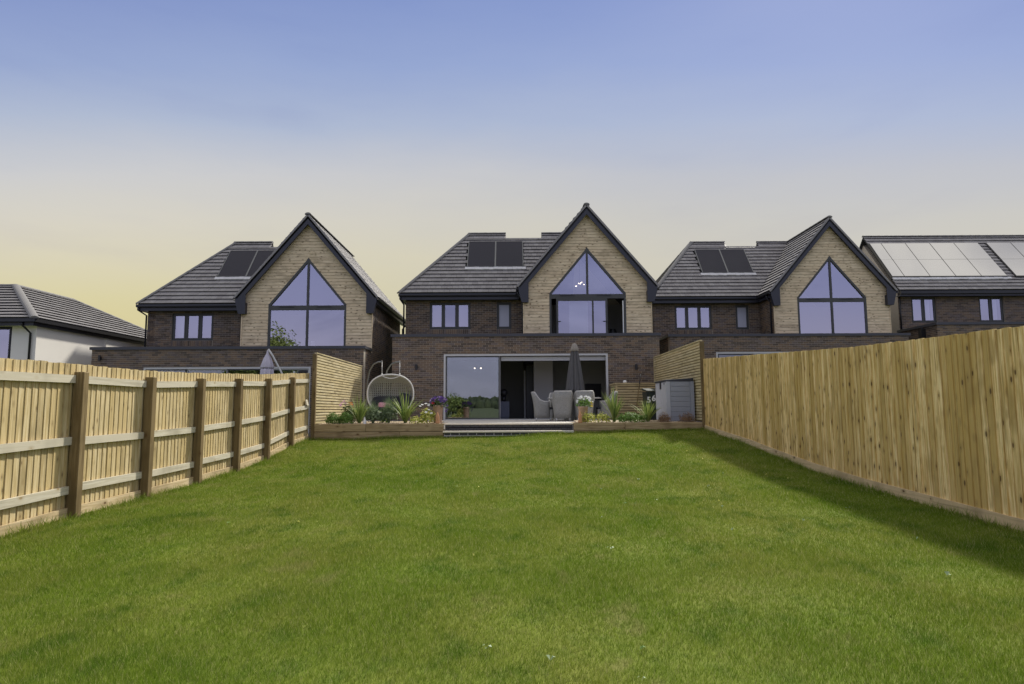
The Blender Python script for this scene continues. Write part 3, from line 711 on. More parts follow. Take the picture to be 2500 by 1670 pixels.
    for a_, b_ in ((u0+.05, um-.03), (um+.03, u1-.05)):
        spn = part('solar_panel', lay(MB(), a_, b_, v0+.12, v1-.02, .0, .105), 'solar', rf)
        fm = MB()
        for q in ((a_-.03, a_, v0+.09, v1+.01), (b_, b_+.03, v0+.09, v1+.01)): part('panel_edge', lay(MB(), *q, .0, .115), 'grey_steel', spn)
        for q in ((a_, b_, v0+.09, v0+.12), (a_, b_, v1-.02, v1+.01)): part('panel_rail', lay(MB(), *q, .0, .11), 'black', spn)
    def flash():
        mb = MB(); k = 0; u = u0-.06
        while u < u1+.06:
            e_ = min(u+.2, u1+.08); lay(mb, u, e_-.004, v0-.06-random.uniform(0, .02), v0+.09, .03, .085+random.uniform(0, .014)); u += .2
        return mb.mesh('lead_flashing', 'lead')
    part('lead_flashing', cached(K('flash'), flash), None, rf)
    part('rear_gable', cached('rgable', lambda: MB().prism([(-.1, 7.42, 4.97), (4.83, 7.42, 4.97), (4.83, 7.42, 5.2), (GX, 7.42, RZ-.12), (-.1, 7.42, 5.2)], [(-.1, 7.6, 4.97), (4.83, 7.6, 4.97), (4.83, 7.6, 5.2), (GX, 7.6, RZ-.12), (-.1, 7.6, 5.2)]).mesh('rear_gable', 'mortar')), None, h)
    # --- eaves: fascia, soffit, gutters, bargeboards, downpipes
    z = EZ-.02
    for nm_, q in (('fascia', (-5.0+sh, -.22, 2.52, 2.56, z-.24, z-.03)), ('soffit', (-5.0+sh, -.22, 2.5605, YB-.002, z-.22, z-.19)), ('fascia', (-5.0+sh, -4.96+sh, 2.561, YR-.05, z-.24, z-.03)), ('soffit', (-4.9595+sh, -4.85+sh, YB, YR-.05, z-.22, z-.19)),
                   ('fascia', (-.22, -.18, 1.06, 2.519, z-.24, z-.03)), ('soffit', (-.1795, -.04, 1.06, YB-.002, z-.221, z-.191)), ('fascia', (GX+GW-.06, GX+GW-.02, 1.06, YR-.05, z-.24, z-.03)), ('soffit', (4.86, GX+GW-.0605, 1.06, YR-.05, z-.22, z-.19))):
        part(nm_, MB().box(*q), 'fascia', h)
    def gutter(p, q, n_out):
        mb = MB(); p, q, n_ = Vector(p), Vector(q), Vector(n_out); pr = [(-.0, .05), (.0, -.02), (.02, -.055), (.06, -.065), (.1, -.05), (.115, -.01), (.115, .045), (.1, .045), (.1, 0), (.08, -.035), (.03, -.04), (.015, -.01), (.015, .05)]
        mb.prism([tuple(p+n_*a+Vector((0, 0, b))) for a, b in pr], [tuple(q+n_*a+Vector((0, 0, b))) for a, b in pr]); return mb
    z = EZ-.07
    part('gutter', gutter((-5.06+sh, 2.515, z), (-.34, 2.515, z), (0, -1, 0)), 'fascia', h)
    part('gutter', gutter((-.225, 1.03, z), (-.225, 2.38, z), (-1, 0, 0)), 'black', h)
    part('gutter', gutter((GX+GW-.015, 1.03, z), (GX+GW-.015, YR, z), (1, 0, 0)), 'black', h)
    def barge(sgn):
        mb = MB(); X = lambda d: GX+sgn*d
        ot = lambda d: RZ-.03-d*PT; inn = lambda d: RZ-.36-d*PT
        pl = [(X(0), ot(0)), (X(2.64), ot(2.64)), (X(2.64), 4.86), (X(2.52), 4.42), (X(2.26), 4.42), (X(2.26), inn(2.26)), (X(0), inn(0))]
        if sgn < 0: pl = pl[::-1]
        mb.prism([(x, 1.0, z_) for x, z_ in pl], [(x, 1.035, z_) for x, z_ in pl])
        pl = [(X(2.64), 4.86), (X(2.52), 4.42), (X(2.26), 4.42), (X(2.26), 4.86)]
        if sgn > 0: pl = pl[::-1]
        mb.prism([(x, 1.036, z_) for x, z_ in pl][::-1], [(x, YG-.004 if not 0 else 0, z_) for x, z_ in pl][::-1])
        return mb.mesh('bargeboard', 'fascia')
    part('bargeboard', cached('barge1', lambda: barge(1)), None, h); part('bargeboard', cached('barge-1', lambda: barge(-1)), None, h)
    def soff():
        mb = MB()
        for sgn in (-1, 1):
            pl = [(GX, RZ-.24), (GX+sgn*2.3, RZ-.24-2.3*PT), (GX+sgn*2.3, RZ-.28-2.3*PT), (GX, RZ-.28)]
            if sgn < 0: pl = pl[::-1]
            mb.prism([(x, 1.036, z_) for x, z_ in pl], [(x, YG-.006, z_) for x, z_ in pl])
        return mb.mesh('soffit', 'fascia')
    part('soffit', cached('soff', soff), None, h)
    part('verge', cached('verge', lambda: MB().bar((GX-GW, EZ-.05), (GX, RZ-.05), .07, .965, 1.03, 1).bar((GX, RZ-.05), (GX+GW, EZ-.05), .07, .965, 1.03, 1).mesh('verge', 'tile')), None, rf)
    dpm = lambda pts: MB().tube(pts, .034, 8)
    part('downpipe', dpm([(-.27, 1.45, z-.05), (-.27, 1.45, z-.15), (-.09, 1.5, z-.35), (-.09, 1.5, 2.9)]), 'fascia', h, True)
    part('downpipe', dpm([(-5.0+sh, 2.46, z-.05), (-5.0+sh, 2.46, z-.16), (-4.92+sh, 2.95, z-.32), (-4.92+sh, 2.95, 2.9)]), 'fascia', h, True)
    part('downpipe', dpm([(5.1, 7.6, z-.05), (5.1, 7.6, z-.15), (4.92, 7.6, z-.35), (4.92, 7.6, -.5)]), 'black', h, True)
    # --- wall lights
    for x, zz in ((-3.94, 1.9), (3.96, 1.86)) if variant != 'left' else ((-4.5, 2.9-.2), (3.96, 1.86)):
        part('wall_light', MB().box(x-.03, x+.03, -.05, -.009, zz-.05, zz+.05).lathe([(.045, -.1), (.045, .1), (.03, .1)], (x, -.095, zz), 12), 'black', h)
    # --- inside
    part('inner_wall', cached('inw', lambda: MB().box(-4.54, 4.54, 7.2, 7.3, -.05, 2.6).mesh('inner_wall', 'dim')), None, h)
    part('inner_floor', cached('inf', lambda: MB().box(-4.54, 4.54, .14, 7.2, -.1, -.012).mesh('inner_floor', 'floor_in')), None, h)
    part('inner_ceiling', cached('inc', lambda: MB().box(-4.54, 4.54, .29, 7.2, 2.5, 2.6).mesh('inner_ceiling', 'plaster')), None, h)
    part('upper_room_wall', cached('urw', lambda: MB().box(-4.54, -.3, 5.6, 5.7, 2.85, 5.0).box(-.24, -.2, YB+.3, 7.3, 2.85, 5.0).box(-.02, 4.54, 5.9, 6.0, 2.85, 5.1).mesh('upper_room_wall', 'plaster')), None, h)
    if variant != 'open': part('curtain', MB().box(-2.96, -2.8, 1.0, 1.1, .0, 2.3), 'white', h)
    return h, O
H2, O2 = gable_house('brown brick house whose patio doors stand open behind the rattan dining set', (0, 0, 0), 'open')
H1, O1 = gable_house('brown brick house behind the folded white cantilever umbrella and beside the white rendered house', (-10.6, -.4, -.45), 'left')
H3, O3 = gable_house('brown brick gabled house next door to the roof of pale photovoltaic panels', (10.69, 2.72, .26), 'right')
for h in (H1, H2, H3): h['group'] = 'gabled brick houses in a row'
# window sill ornaments, chimney-white blind inside the left house
part('blind', MB().box(2.47, 2.60, YG+.35, YG+.4, 3.1, 3.45), 'white', H1)
part('curtain', MB().box(-3.5, -3.12, YB+.3, YB+.34, 3.66, 4.72), 'white', H1)
# --- kitchen and hall of the open house
part('partition', MB().box(.36, 1.12, 2.5, 2.62, -.012, 2.5), 'plaster', H2)
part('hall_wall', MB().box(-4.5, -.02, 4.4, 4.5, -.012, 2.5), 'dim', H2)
part('hall_door_edge', MB().box(-.005, .05, 4.0, 4.05, .02, 2.0), 'white', H2)
part('tall_cupboard', MB().box(.08, .36, 3.4, 3.9, -.012, 2.15), 'black', H2)
ku = part('kitchen_units', MB().box(1.12, 4.5, 4.6, 5.2, -.012, 2.42), 'cabinet', H2)
for k in range(6): part('cupboard_door', MB().box(1.16+k*.55, 1.16+k*.55+.54, 4.575, 4.598, .1, 2.4), 'cabinet', ku)
part('wall_oven', MB().box(2.62, 3.30, 4.53, 4.574, .75, 1.45), 'black', ku)
part('sideboard', MB().box(-1.0, -.62, 1.9, 2.4, .08, .68).box(-.98, -.64, 1.95, 2.35, -.012, .08), 'navy', H2)
part('curtain', MB().box(1.72, 2.45, YG+.35, YG+.40, 3.0, 4.55), 'white', H2)
def wz(p): return (p[0]+O2[0], p[1]+O2[1], p[2]+O2[2])
vs_ = thing('flower_vase', 'black round vase standing on the blue grey sideboard indoors', 'vase', wz((-.83, 2.12, .68)))
part('body', MB().lathe([(.05, 0), (.09, .05), (.08, .16), (.06, .2)], n=14), 'black', vs_, True)
part('flower_ball', MB().ball((0, 0, .34), .16, 14, 10), 'black', vs_, True)
for k, (x, y, z) in enumerate(((-2.0, 2.6, 2.02), (-1.75, 2.6, 2.02))):
    t_ = thing('pendant_lamp', 'small lit pendant bulb seen through the fixed patio door pane', 'lamp', wz((x, y, 2.5)), 0, 'pendant bulbs in the open house')
    part('cord', MB().tube([(0, 0, 0), (0, 0, z-2.5+.04)], .004, 5), 'black', t_); part('bulb', MB().ball((0, 0, z-2.5), .028, 10, 8), 'bulb', t_, True)
ch = thing('chandelier', 'cluster of small lit bulbs hanging in the glazed gable', 'chandelier', wz((2.33, 3.4, 6.9)))
part('rod', MB().tube([(0, 0, 0), (0, 0, -1.4)], .008, 6), 'black', ch)
for k in range(7):
    a = k*2.4; r = .1+.12*(k % 3)/2; z = -1.25-.22*((k*37) % 10)/10
    part('arm', MB().tube([(0, 0, -1.2), (r*math.cos(a), r*.5*math.sin(a), z)], .005, 5), 'black', ch); part('bulb', MB().ball((r*math.cos(a), r*.5*math.sin(a), z), .02, 8, 6), 'bulb', ch, True)
lp = thing('table_lamp', 'black shaded lamp behind the open gable doorway', 'lamp', wz((3.5, 2.2, 2.84)))
part('stand', MB().box(-.2, .2, -.2, .2, 0, .22).tube([(0, 0, .22), (0, 0, .5)], .02, 8), 'black', lp); part('lamp_shade', MB().lathe([(.2, .45), (.1, .68)], n=16), 'black', lp)

# ------------------------------------------------------------------ house with photovoltaic panels, to the right
h4 = thing('brick_house', 'brick house with large pale photovoltaic panels across its grey tiled roof', 'house', (17.8, 27.2, 1.9))
XB, YW = 12.5, 2.8
w4 = part('wall', slab_with_holes(MB(), 0.08, XB, -1.2, 4.86, [(.68, 1.84, 3.47, 4.65), (3.81, 4.97, 3.47, 4.65), (7.5, 8.7, 3.47, 4.65)], lambda u, v, d: (u, YW-d, v), .28), 'mortar', h4)
part('brick_field', brick_mesh(MB(), brick_rects(.08, XB, 2.6, 4.86, [(.68, 1.84, 3.47, 4.65), (3.81, 4.97, 3.47, 4.65), (7.5, 8.7, 3.47, 4.65)]), lambda u, v, d: (u, YW-d, v)), 'brick', w4, stuff=True)
w4b = part('wall', MB().box(-.02, XB, 0, .28, -1.2, 3.0).box(-.02, .26, .28, YW, -1.2, 3.0), 'mortar', h4)
part('brick_field', brick_mesh(brick_mesh(MB(), brick_rects(-.02, XB, 1.6, 3.0), lambda u, v, d: (u, -d, v)), brick_rects(.0, YW, 1.6, 3.0), lambda u, v, d: (-.02-d, YW-u, v)), 'brick', w4b, stuff=True)
part('wall', MB().box(.08, .36, YW+.28, 8.2, -1.2, 4.86).box(XB-.28, XB, YW+.28, 8.2, -1.2, 4.86).box(.08, XB, 8.2, 8.4, -1.2, 4.86), 'mortar', h4)
part('gable_end', MB().prism([(.08, YW, 4.86), (.08, 8.4, 4.86), (.08, 5.6, 7.95)], [(.36, YW, 4.86), (.36, 8.4, 4.86), (.36, 5.6, 7.95)]), 'mortar', h4)
part('coping', MB().box(-.08, XB, -.06, .32, 3.0, 3.1).box(-.08, .32, .32, YW-.02, 3.0, 3.1), 'coping', h4)
part('flat_roof', MB().box(.26, XB, .28, YW, 2.6, 2.84), 'felt', h4)
part('upper_floor', MB().box(.36, XB-.28, YW+.28, 8.2, 2.6, 2.8), 'felt', h4)
part('upper_room_wall', MB().box(.36, XB-.28, 5.4, 5.5, 2.8, 4.86), 'plaster', h4)
for x in (.68, 3.81, 7.5): window(h4, x, x+1.16, 3.47, 4.65, YW+.06, 2)
for x in (1.45, 4.6): part('curtain', MB().box(x, x+.25, YW+.3, YW+.33, 3.5, 4.6), 'white', h4)
P4 = 1.16; E4 = 4.9; L4 = 2.8; s4 = math.hypot(1, P4)
rf4 = part('roof', MB().prism([(-.05, 2.4, E4-.1), (XB, 2.4, E4-.1), (XB, 2.4+L4, E4-.1+L4*P4), (-.05, 2.4+L4, E4-.1+L4*P4)], [(-.05, 2.4, E4-.01), (XB, 2.4, E4-.01), (XB, 2.4+L4, E4-.01+L4*P4), (-.05, 2.4+L4, E4-.01+L4*P4)])
           .prism([(-.05, 2.4+2*L4+.4, E4-.4), (-.05, 2.4+L4, E4-.1+L4*P4), (XB, 2.4+L4, E4-.1+L4*P4), (XB, 2.4+2*L4+.4, E4-.4)], [(-.05, 2.4+2*L4+.4, E4-.3), (-.05, 2.4+L4, E4-.01+L4*P4), (XB, 2.4+L4, E4-.01+L4*P4), (XB, 2.4+2*L4+.4, E4-.3)]), 'felt', h4)
f4 = frame_of((-.05, 2.4, E4), (1, 0, 0), (0, 1, P4))
Lr = L4*s4; PVv0, PVv1 = .55*s4+.02, 2.33*s4
roof_face(rf4, 'R4', f4, [(0, 0), (XB+.05, 0), (XB+.05, Lr), (0, Lr)], n_single=160, skip=[(-.6, 5.25, PVv0, PVv1-.1), (5.95, 12.4, PVv0, PVv1-.1)])
ridge_tiles(rf4, (-.05, 2.4+L4, E4+L4*P4+.01), (XB, 2.4+L4, E4+L4*P4+.01), .11)
o4, eu4, ev4, en4 = f4
def lay4(mb, u0, u1, v0, v1, h0, h1):
    c = lambda u, v, hh: tuple(o4+eu4*u+ev4*v+en4*hh)
    return mb.prism([c(u0, v0, h0), c(u1, v0, h0), c(u1, v1, h0), c(u0, v1, h0)], [c(u0, v0, h1), c(u1, v0, h1), c(u1, v1, h1), c(u0, v1, h1)])
for base, n_ in ((-.62, 5), (5.80, 5)):
    for k in range(n_):
        for r_ in range(2):
            vm = (PVv0+PVv1)/2; a, b = (PVv0+.06, vm-.006) if r_ == 0 else (vm+.006, PVv1)
            if base+k*1.2+.012 < 0: ua = .02
            else: ua = base+k*1.2+.016
            tq = random.uniform(-.004, .004)
            part('solar_panel', lay4(MB(), ua, base+(k+1)*1.2-.016, a, b, .05+tq, .115+tq), 'pv', rf4)
    part('panel_frame', lay4(lay4(MB(), max(base, 0)-.02, base+n_*1.2+.02, PVv0, PVv0+.05, .0, .11), max(base, 0)-.02, base+n_*1.2+.02, PVv0+.05, PVv1+.03, .0, .085), 'black', rf4)
def flash4():
    mb = MB(); u = 0
    while u < 5.5: lay4(mb, u, u+.2, PVv0-.13-random.uniform(0, .03), PVv0+.0, .03, .085+random.uniform(0, .012)); u += .205
    return mb
part('lead_flashing', flash4(), 'lead', rf4)
part('fascia', MB().box(-.02, XB, 2.42, 2.46, E4-.26, E4-.05), 'fascia', h4); part('soffit', MB().box(-.02, XB, 2.461, YW-.002, E4-.24, E4-.21), 'fascia', h4)
part('gutter', MB().box(-.04, XB, 2.31, 2.418, E4-.16, E4-.03), 'black', h4)
part('downpipe', MB().tube([(.14, YW-.05, E4-.2), (.14, YW-.05, 3.0)], .034, 8), 'black', h4, True)
part('rainwater_hopper', MB().box(-.22, -.03, .75, .98, 2.55, 2.92).tube([(-.12, .86, 2.6), (-.12, .86, 1.0)], .04, 8).tube([(-.12, .86, 2.92), (-.12, .86, 2.98)], .05, 8), 'black', h4)

# ------------------------------------------------------------------ white rendered house, far left
h0 = thing('rendered_house', 'white rendered house with low hipped grey tiled roof and black gutters', 'house', (-16.0, 21.9, .6))
e0, d0 = 3.95, 3.0; p0 = 1.67/3.0
part('wall', slab_with_holes(MB(), -11, 0, -1.2, 3.85, [(-2.1, -.83, 2.56, 3.74)], lambda u, v, d: (u, -d, v), .25).box(-.25, 0, .25, 3.7, -1.2, 3.85).box(-.25, .06, 3.7, 9.0, -1.2, 3.85).box(-11, -10.75, .25, 9, -1.2, 3.85).box(-10.75, -.25, 8.75, 9, -1.2, 3.85), 'render', h0)
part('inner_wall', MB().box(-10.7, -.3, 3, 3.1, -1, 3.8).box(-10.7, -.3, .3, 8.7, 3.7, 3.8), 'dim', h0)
window(h0, -2.1, -.83, 2.56, 3.74, -.0+.03, 2, mat='black')
part('window_sill', MB().box(-2.16, -.77, -.08, .25, 2.49, 2.555), 'black', h0)
def c0(x, y, t): return (x, y, e0+t*p0)
A_ = [(-11.3, -.42), (.2, -.42), (.2, 9.4), (-11.3, 9.4)]
ry0, ry1, rxx = -.42+d0, 9.4-d0-.6, .2-d0
rf0 = part('roof', MB().add([c0(-11.3, -.42, 0), c0(.2, -.42, 0), c0(.2, 9.4, 0), c0(-11.3, 9.4, 0), c0(rxx, ry0, d0), c0(rxx, ry1, d0), c0(-8.3, ry0, d0), c0(-8.3, ry1, d0)], [(0, 1, 4, 6), (1, 2, 5, 4), (2, 3, 7, 5), (3, 0, 6, 7), (4, 5, 7, 6), (0, 3, 2, 1)]), 'felt', h0)
s0 = math.hypot(1, p0)
roof_face(rf0, 'Z1', frame_of(c0(-11.3, -.42, 0), (1, 0, 0), (0, 1, p0)), [(5.5, 0), (11.5, 0), (8.5, d0*s0), (5.5, d0*s0)], 'tile_old', 90, tw=.33, te=.29)
roof_face(rf0, 'Z2', frame_of(c0(.2, -.42, 0), (0, 1, 0), (-1, 0, p0)), [(0, 0), (9.82, 0), (ry1+.42, d0*s0), (d0, d0*s0)], 'tile_old', 200, tw=.33, te=.29)
ridge_tiles(rf0, c0(.24, -.46, 0), c0(rxx, ry0, d0), .13); ridge_tiles(rf0, c0(rxx, ry0, d0), c0(rxx, ry1, d0), .12); ridge_tiles(rf0, c0(rxx, ry1, d0), c0(.2, 9.4, 0), .12); ridge_tiles(rf0, c0(-8.3, ry0, d0), c0(rxx, ry0, d0), .12)
part('fascia', MB().box(-11.2, .14, -.36, -.32, e0-.23, e0-.03), 'black', h0); part('fascia', MB().box(.10, .14, -.319, 9.3, e0-.23, e0-.03), 'black', h0)
part('soffit', MB().box(-11.2, .10, -.32, -.002, e0-.2, e0-.17).box(.062, .10, 0, 9.3, e0-.2, e0-.17), 'white', h0)
part('gutter', MB().box(-11.2, .26, -.48, -.365, e0-.11, e0+.0).box(.145, .26, -.365, 9.4, e0-.11, e0+.0), 'black', h0)
part('downpipe', MB().tube([(-.22, -.4, e0-.1), (-.22, -.4, e0-.2), (-.16, -.06, e0-.45), (-.16, -.06, -.6)], .035, 8), 'black', h0, True)

# ------------------------------------------------------------------ fences
lz = lambda y: float(und(-5.35, y)); rz_ = lambda y: float(und(5.12, y))
fl = thing('timber_fence', 'sunlit timber fence with exposed rails and square posts along the lawn', 'fence', (-5.42, 0, 0))
PY = [8.185+1.578*k for k in range(-5, 6)]
ptop = lambda y: float(np.interp(y, [0, 8.185, 9.8, 11.376, 12.946, 14.464, 16.033, 17.6], [1.86, 1.949, 1.963, 2.019, 2.093, 2.165, 2.272, 2.36]))
for y in PY:
    a = random.uniform(-.004, .004); z0, z1 = lz(y)-.15, ptop(y)
    me = bevelled(MB().hexa([(-.02, -.055, z0), (.105, -.055, z0), (.105, .055, z0), (-.02, .055, z0)], [(-.02+a, -.055, z1), (.105+a, -.055, z1), (.105+a, .055, z1), (-.02+a, .055, z1)]), 'post', 'post', .006)
    part('post', me, None, fl, loc=(0, y, 0))
ends = PY+[17.62]
for y0, y1 in zip(ends[:-1], ends[1:]):
    ya, yb = y0+.056, y1-.056
    for fr_ in (0, 1, 2):
        def zr(y):
            b, t_ = lz(y), ptop(y); return (t_-.10, b+.52*(t_-b), b+.345)[fr_]
        za, zb = zr(ya)+random.uniform(-.012, .012), zr(yb)+random.uniform(-.012, .012); hh = .048
        part('rail', MB().hexa([(-.03, ya, za-hh), (.008, ya, za-hh), (.008, yb, zb-hh), (-.03, yb, zb-hh)], [(-.03, ya, za+hh), (.008, ya, za+hh), (.008, yb, zb+hh), (-.03, yb, zb+hh)]), 'rail', fl)
    ga, gb = lz(ya), lz(yb)
    part('gravel_board', MB().hexa([(-.02, ya, ga-.08), (.006, ya, ga-.08), (.006, yb, gb-.08), (-.02, yb, gb-.08)], [(-.02, ya, ga+.125), (.006, ya, ga+.125), (.006, yb, gb+.125), (-.02, yb, gb+.125)]), 'gravelboard', fl)
y = .4
while y < 17.56:
    z0, z1 = lz(y)+.10, ptop(y)+.10+random.uniform(-.008, .008); j = random.uniform(-.003, .003); wd = .122
    part('fence_board', MB().hexa([(-.07+j, y, z0), (-.032+j*.3, y, z0), (-.043+j*.3, y+wd, z0), (-.07+j, y+wd, z0)], [(-.07+j, y, z1), (-.032+j*.3, y, z1), (-.043+j*.3, y+wd, z1), (-.07+j, y+wd, z1)]), 'board', fl)
    y += .105+random.uniform(-.004, .004)
fr = thing('timber_fence', 'shaded close boarded timber fence with vertical boards beside the lawn', 'fence', (5.12, 0, 0))
rtop = lambda y: float(np.interp(y, [0, 6.5, 7.6, 9.77, 13.24, 17.36], [2.16, 2.262, 2.295, 2.363, 2.554, 2.776]))
y = .5; prevj = 0
while y < 17.47:
    z0, z1 = rz_(y)+.12, rtop(y)+random.uniform(-.006, .006); wd = .106; j = random.uniform(-.004, .004); t1, t2 = random.uniform(-.006, .006), random.uniform(-.003, .003)
    part('fence_board', MB().hexa([(-.016+j, y, z0), (.02, y, z0), (.02, y+wd, z0), (-.002+j, y+wd, z0)], [(-.016+j+t2, y+t1*.4, z1), (.02, y+t1*.4, z1), (.02, y+wd+t1*.4, z1), (-.002+j+t2, y+wd+t1*.4, z1)]), 'board_r', fr)
    y += .1015+random.uniform(-.001, .001)
y = .6
while y < 17.5:
    yb = min(y+3.02, 17.52); ga, gb = rz_(y), rz_(yb)
    ym = (y+yb)/2; gm = rz_(ym)
    for a, b, za, zb in ((y+.002, ym, ga, gm), (ym, yb-.003, gm, gb)):
        part('gravel_board', MB().hexa([(-.034, a, za-.1), (.012, a, za-.1), (.012, b, zb-.1), (-.034, b, zb-.1)], [(-.034, a, za+.138), (.012, a, za+.138), (.012, b, zb+.138), (-.034, b, zb+.138)]), 'gravelboard', fr)
    y += 3.02
y = .6
while y < 17.6:
    part('post', MB().box(.06, .16, y-.05, y+.05, rz_(y)-.1, rtop(y)-.08), 'post', fr)
    if y+3.02 < 17.7:
        for q in (.3, 1.0, 1.75):
            za, zb = rz_(y)+q, rz_(y+3.02)+q; part('rail', MB().hexa([(.021, y, za), (.059, y, za), (.059, y+3.0, zb), (.021, y+3.0, zb)], [(.021, y, za+.08), (.059, y, za+.08), (.059, y+3.0, zb+.08), (.021, y+3.0, zb+.08)]), 'rail', fr)
    y += 3.02
# slatted privacy screens
def screen(label, x, ya, yb, ztop, zbot, face):
    s = thing('slatted_screen', label, 'screen', (x, ya, zbot))
    L_, H_ = yb-ya, ztop-zbot; ni = int((H_+.02)/.0785)
    part('screen_post', bevelled(MB().box(-.05, .05, -.14, -.04, -.55, H_-.02), 'screen_post', 'post', .005), None, s)
    part('end_batten', MB().box(-.02, .025, -.035, .012, -.02, H_), 'slat', s); part('end_batten', MB().box(-.02, .02, L_-.04, L_, 0, H_-.01), 'slat', s)
    part('capping', MB().box(-.035, .035, -.03, L_, H_, H_+.03), 'slat', s)
    for k in (1, 2): part('backing_batten', MB().box(-.0395 if face > 0 else .0185, -.0185 if face > 0 else .0395, L_*k/3-.03, L_*k/3+.03, 0, H_-.01), 'post', s)
    ops = [.0]+sorted(random.uniform(.2, .8)*L_ for _ in range(1))
    for k in range(ni):
        z = H_-.005-(k+1)*.0785; cut = random.choice((None, L_/3, 2*L_/3)); f0, f1 = (.0, .018) if face > 0 else (-.018, .0)
        for a, b in ((.013, L_-.041),) if cut is None else ((.013, cut-.002), (cut+.002, L_-.041)):
            part('slat', MB().box(*((-.056, -.04) if face > 0 else (.04, .056)), a, b, z-.034, z+.012), 'post', s)
            part('slat', MB().box(f0-.018*(face > 0), f1+.018*(face < 0), a, b, z, z+.056+random.uniform(-.003, .002)), 'slat', s)
    return s
screen('sunlit slatted timber screen behind the hanging egg chair', -5.32, 17.72, 23.12, 3.0, 1.12, 1)
screen('shaded slatted timber screen behind the grey storage box', 5.1, 17.62, 23.50, 3.28, 1.12, -1)
sl_ = thing('wood_offcut', 'small pale timber offcut resting on a fence rail beside the screen post', 'offcut', (-5.40, 17.3, 1.60))
part('block', MB().hexa([(-.02, -.08, 0), (.03, -.08, 0), (.03, .08, 0), (-.02, .08, 0)], [(-.03, -.10, .14), (0, -.10, .14), (0, .03, .15), (-.03, .03, .15)]), 'rail', sl_)

# ------------------------------------------------------------------ patio, steps, planters
PZ = 1.1
pt = struct(link('patio', MB().box(-5.25, 5.05, 18.95, 23.59, .5, PZ-.035).box(-1.80, 1.62, 17.62, 18.95, .5, PZ-.035).mesh('patio', 'mortar_pale')))
def slabs(x0, x1, y0, y1, sx=.9, sy=.6):
    y = y0; k = 0
    while y < y1-.05:
        x = x0-(.45 if k % 2 else 0)
        while x < x1-.02:
            a, b = max(x, x0), min(x+sx, x1)
            if b-a > .03: part('paving_slab', MB().box(a+.004, b-.004, y+.004, min(y+sy, y1)-.004, PZ-.034, PZ+random.uniform(-.0015, .0015)), 'slab', pt)
            x += sx
        y += sy; k += 1
slabs(-5.25, 5.05, 18.95, 23.585); slabs(-1.80, 1.62, 17.75, 18.95)
st = struct(link('steps', MB().box(-1.79, 1.61, 17.30, 17.62, .5, .905).box(-1.79, 1.61, 17.62, 17.74, .5, 1.06).mesh('steps', 'mortar_pale')))
part('step_nosing', bevelled(MB().box(-1.82, 1.62, 17.58, 17.75, 1.062, 1.103), 'step_nosing', 'trim', .008), None, st)
part('step_tread', bevelled(MB().box(-1.82, 1.30, 17.245, 17.607, .868, .91), 'step_tread', 'trim', .006), None, st)
part('step_edging', MB().box(-1.825, -1.79, 17.55, 17.60, .95, 1.062), 'trim', st)
for zc, yy, off in ((1.027, 17.62, 0), (.95, 17.62, .11), (.83, 17.30, .05), (.753, 17.30, .16), (.676, 17.30, .05)):
    x = -1.79-off
    while x < 1.6:
        a, b = max(x, -1.785), min(x+.215, 1.605)
        if b-a > .04: part('brick', brick_mesh(MB(), [(a+.003, b-.003, zc-.0275, zc+.0275)], lambda u, v, d: (u, yy-d, v), .012), 'step_brick', st)
        x += .227
def planter(label, x0, x1, rows, side):
    p = thing('raised_planter', label, 'planter', ((x0+x1)/2, 17.6, .7)); cx = (x0+x1)/2
    for k in range(rows):
        z1 = .4-k*.215; z0 = z1-.205
        cuts = [x0-cx, (-.35 if k == 0 else .55), x1-cx] if rows > 1 else [x0-cx, .6, x1-cx]
        for a, b in zip(cuts[:-1], cuts[1:]): part('sleeper', bevelled(MB().box(a+.003, b-.003, -.05+random.uniform(-.004, .004), .05, z0, z1), 'sleeper', 'sleeper', .008), None, p)
    xs_ = (x1-cx-.1, x1-cx) if side > 0 else (x0-cx, x0-cx+.1)
    part('sleeper', bevelled(MB().box(*xs_, .055, 1.32, .195, .395), 'sleeper', 'sleeper', .008), None, p)
    part('soil', MB().box(x0-cx+.02, x1-cx-.11 if side > 0 else x1-cx, .06, 1.32, -.1, .36) if side > 0 else MB().box(x0-cx+.11, x1-cx-.02, .06, 1.32, -.1, .36), 'soil', p)
    return p
planter('two sleeper high timber planter in front of the hanging egg chair', -5.27, -1.83, 3, 1)
planter('low timber sleeper planter in front of the storage box and dining set', 1.63, 5.06, 2, -1)
def gravel(label, x0, x1, y0, y1, n):
    V = []; Fc = []; base = np.array([(1, 0, 0), (-1, 0, 0), (0, 1, 0), (0, -1, 0), (0, 0, 1), (0, 0, -1)], float)
    fo = np.array([(0, 2, 4), (2, 1, 4), (1, 3, 4), (3, 0, 4), (2, 0, 5), (1, 2, 5), (3, 1, 5), (0, 3, 5)])
    s = rng.uniform(.008, .018, n)[:, None, None]*rng.uniform(.6, 1.3, (n, 1, 3)); c = np.stack([rng.uniform(x0, x1, n), rng.uniform(y0, y1, n), 0*s[:, 0, 0]], 1)[:, None, :]; c[:, 0, 2] = 1.088+.045*(c[:, 0, 1]-y0)/(y1-y0)+rng.uniform(-.006, .008, n)
    a = rng.uniform(0, 6.28, n); rot = np.stack([np.stack([np.cos(a), -np.sin(a), 0*a], 1), np.stack([np.sin(a), np.cos(a), 0*a], 1), np.stack([0*a, 0*a, 1+0*a], 1)], 1)
    V = (np.einsum('nij,nkj->nki', rot, base[None]*s)+c).reshape(-1, 3); Fc = (fo[None]+np.arange(n)[:, None, None]*6).reshape(-1, 3)
    o = link('gravel', npmesh('gravel', V, Fc, 'gravel', np.repeat(rng.random(n), 8))); o['kind'] = 'stuff'; return tag(o, label, 'gravel')
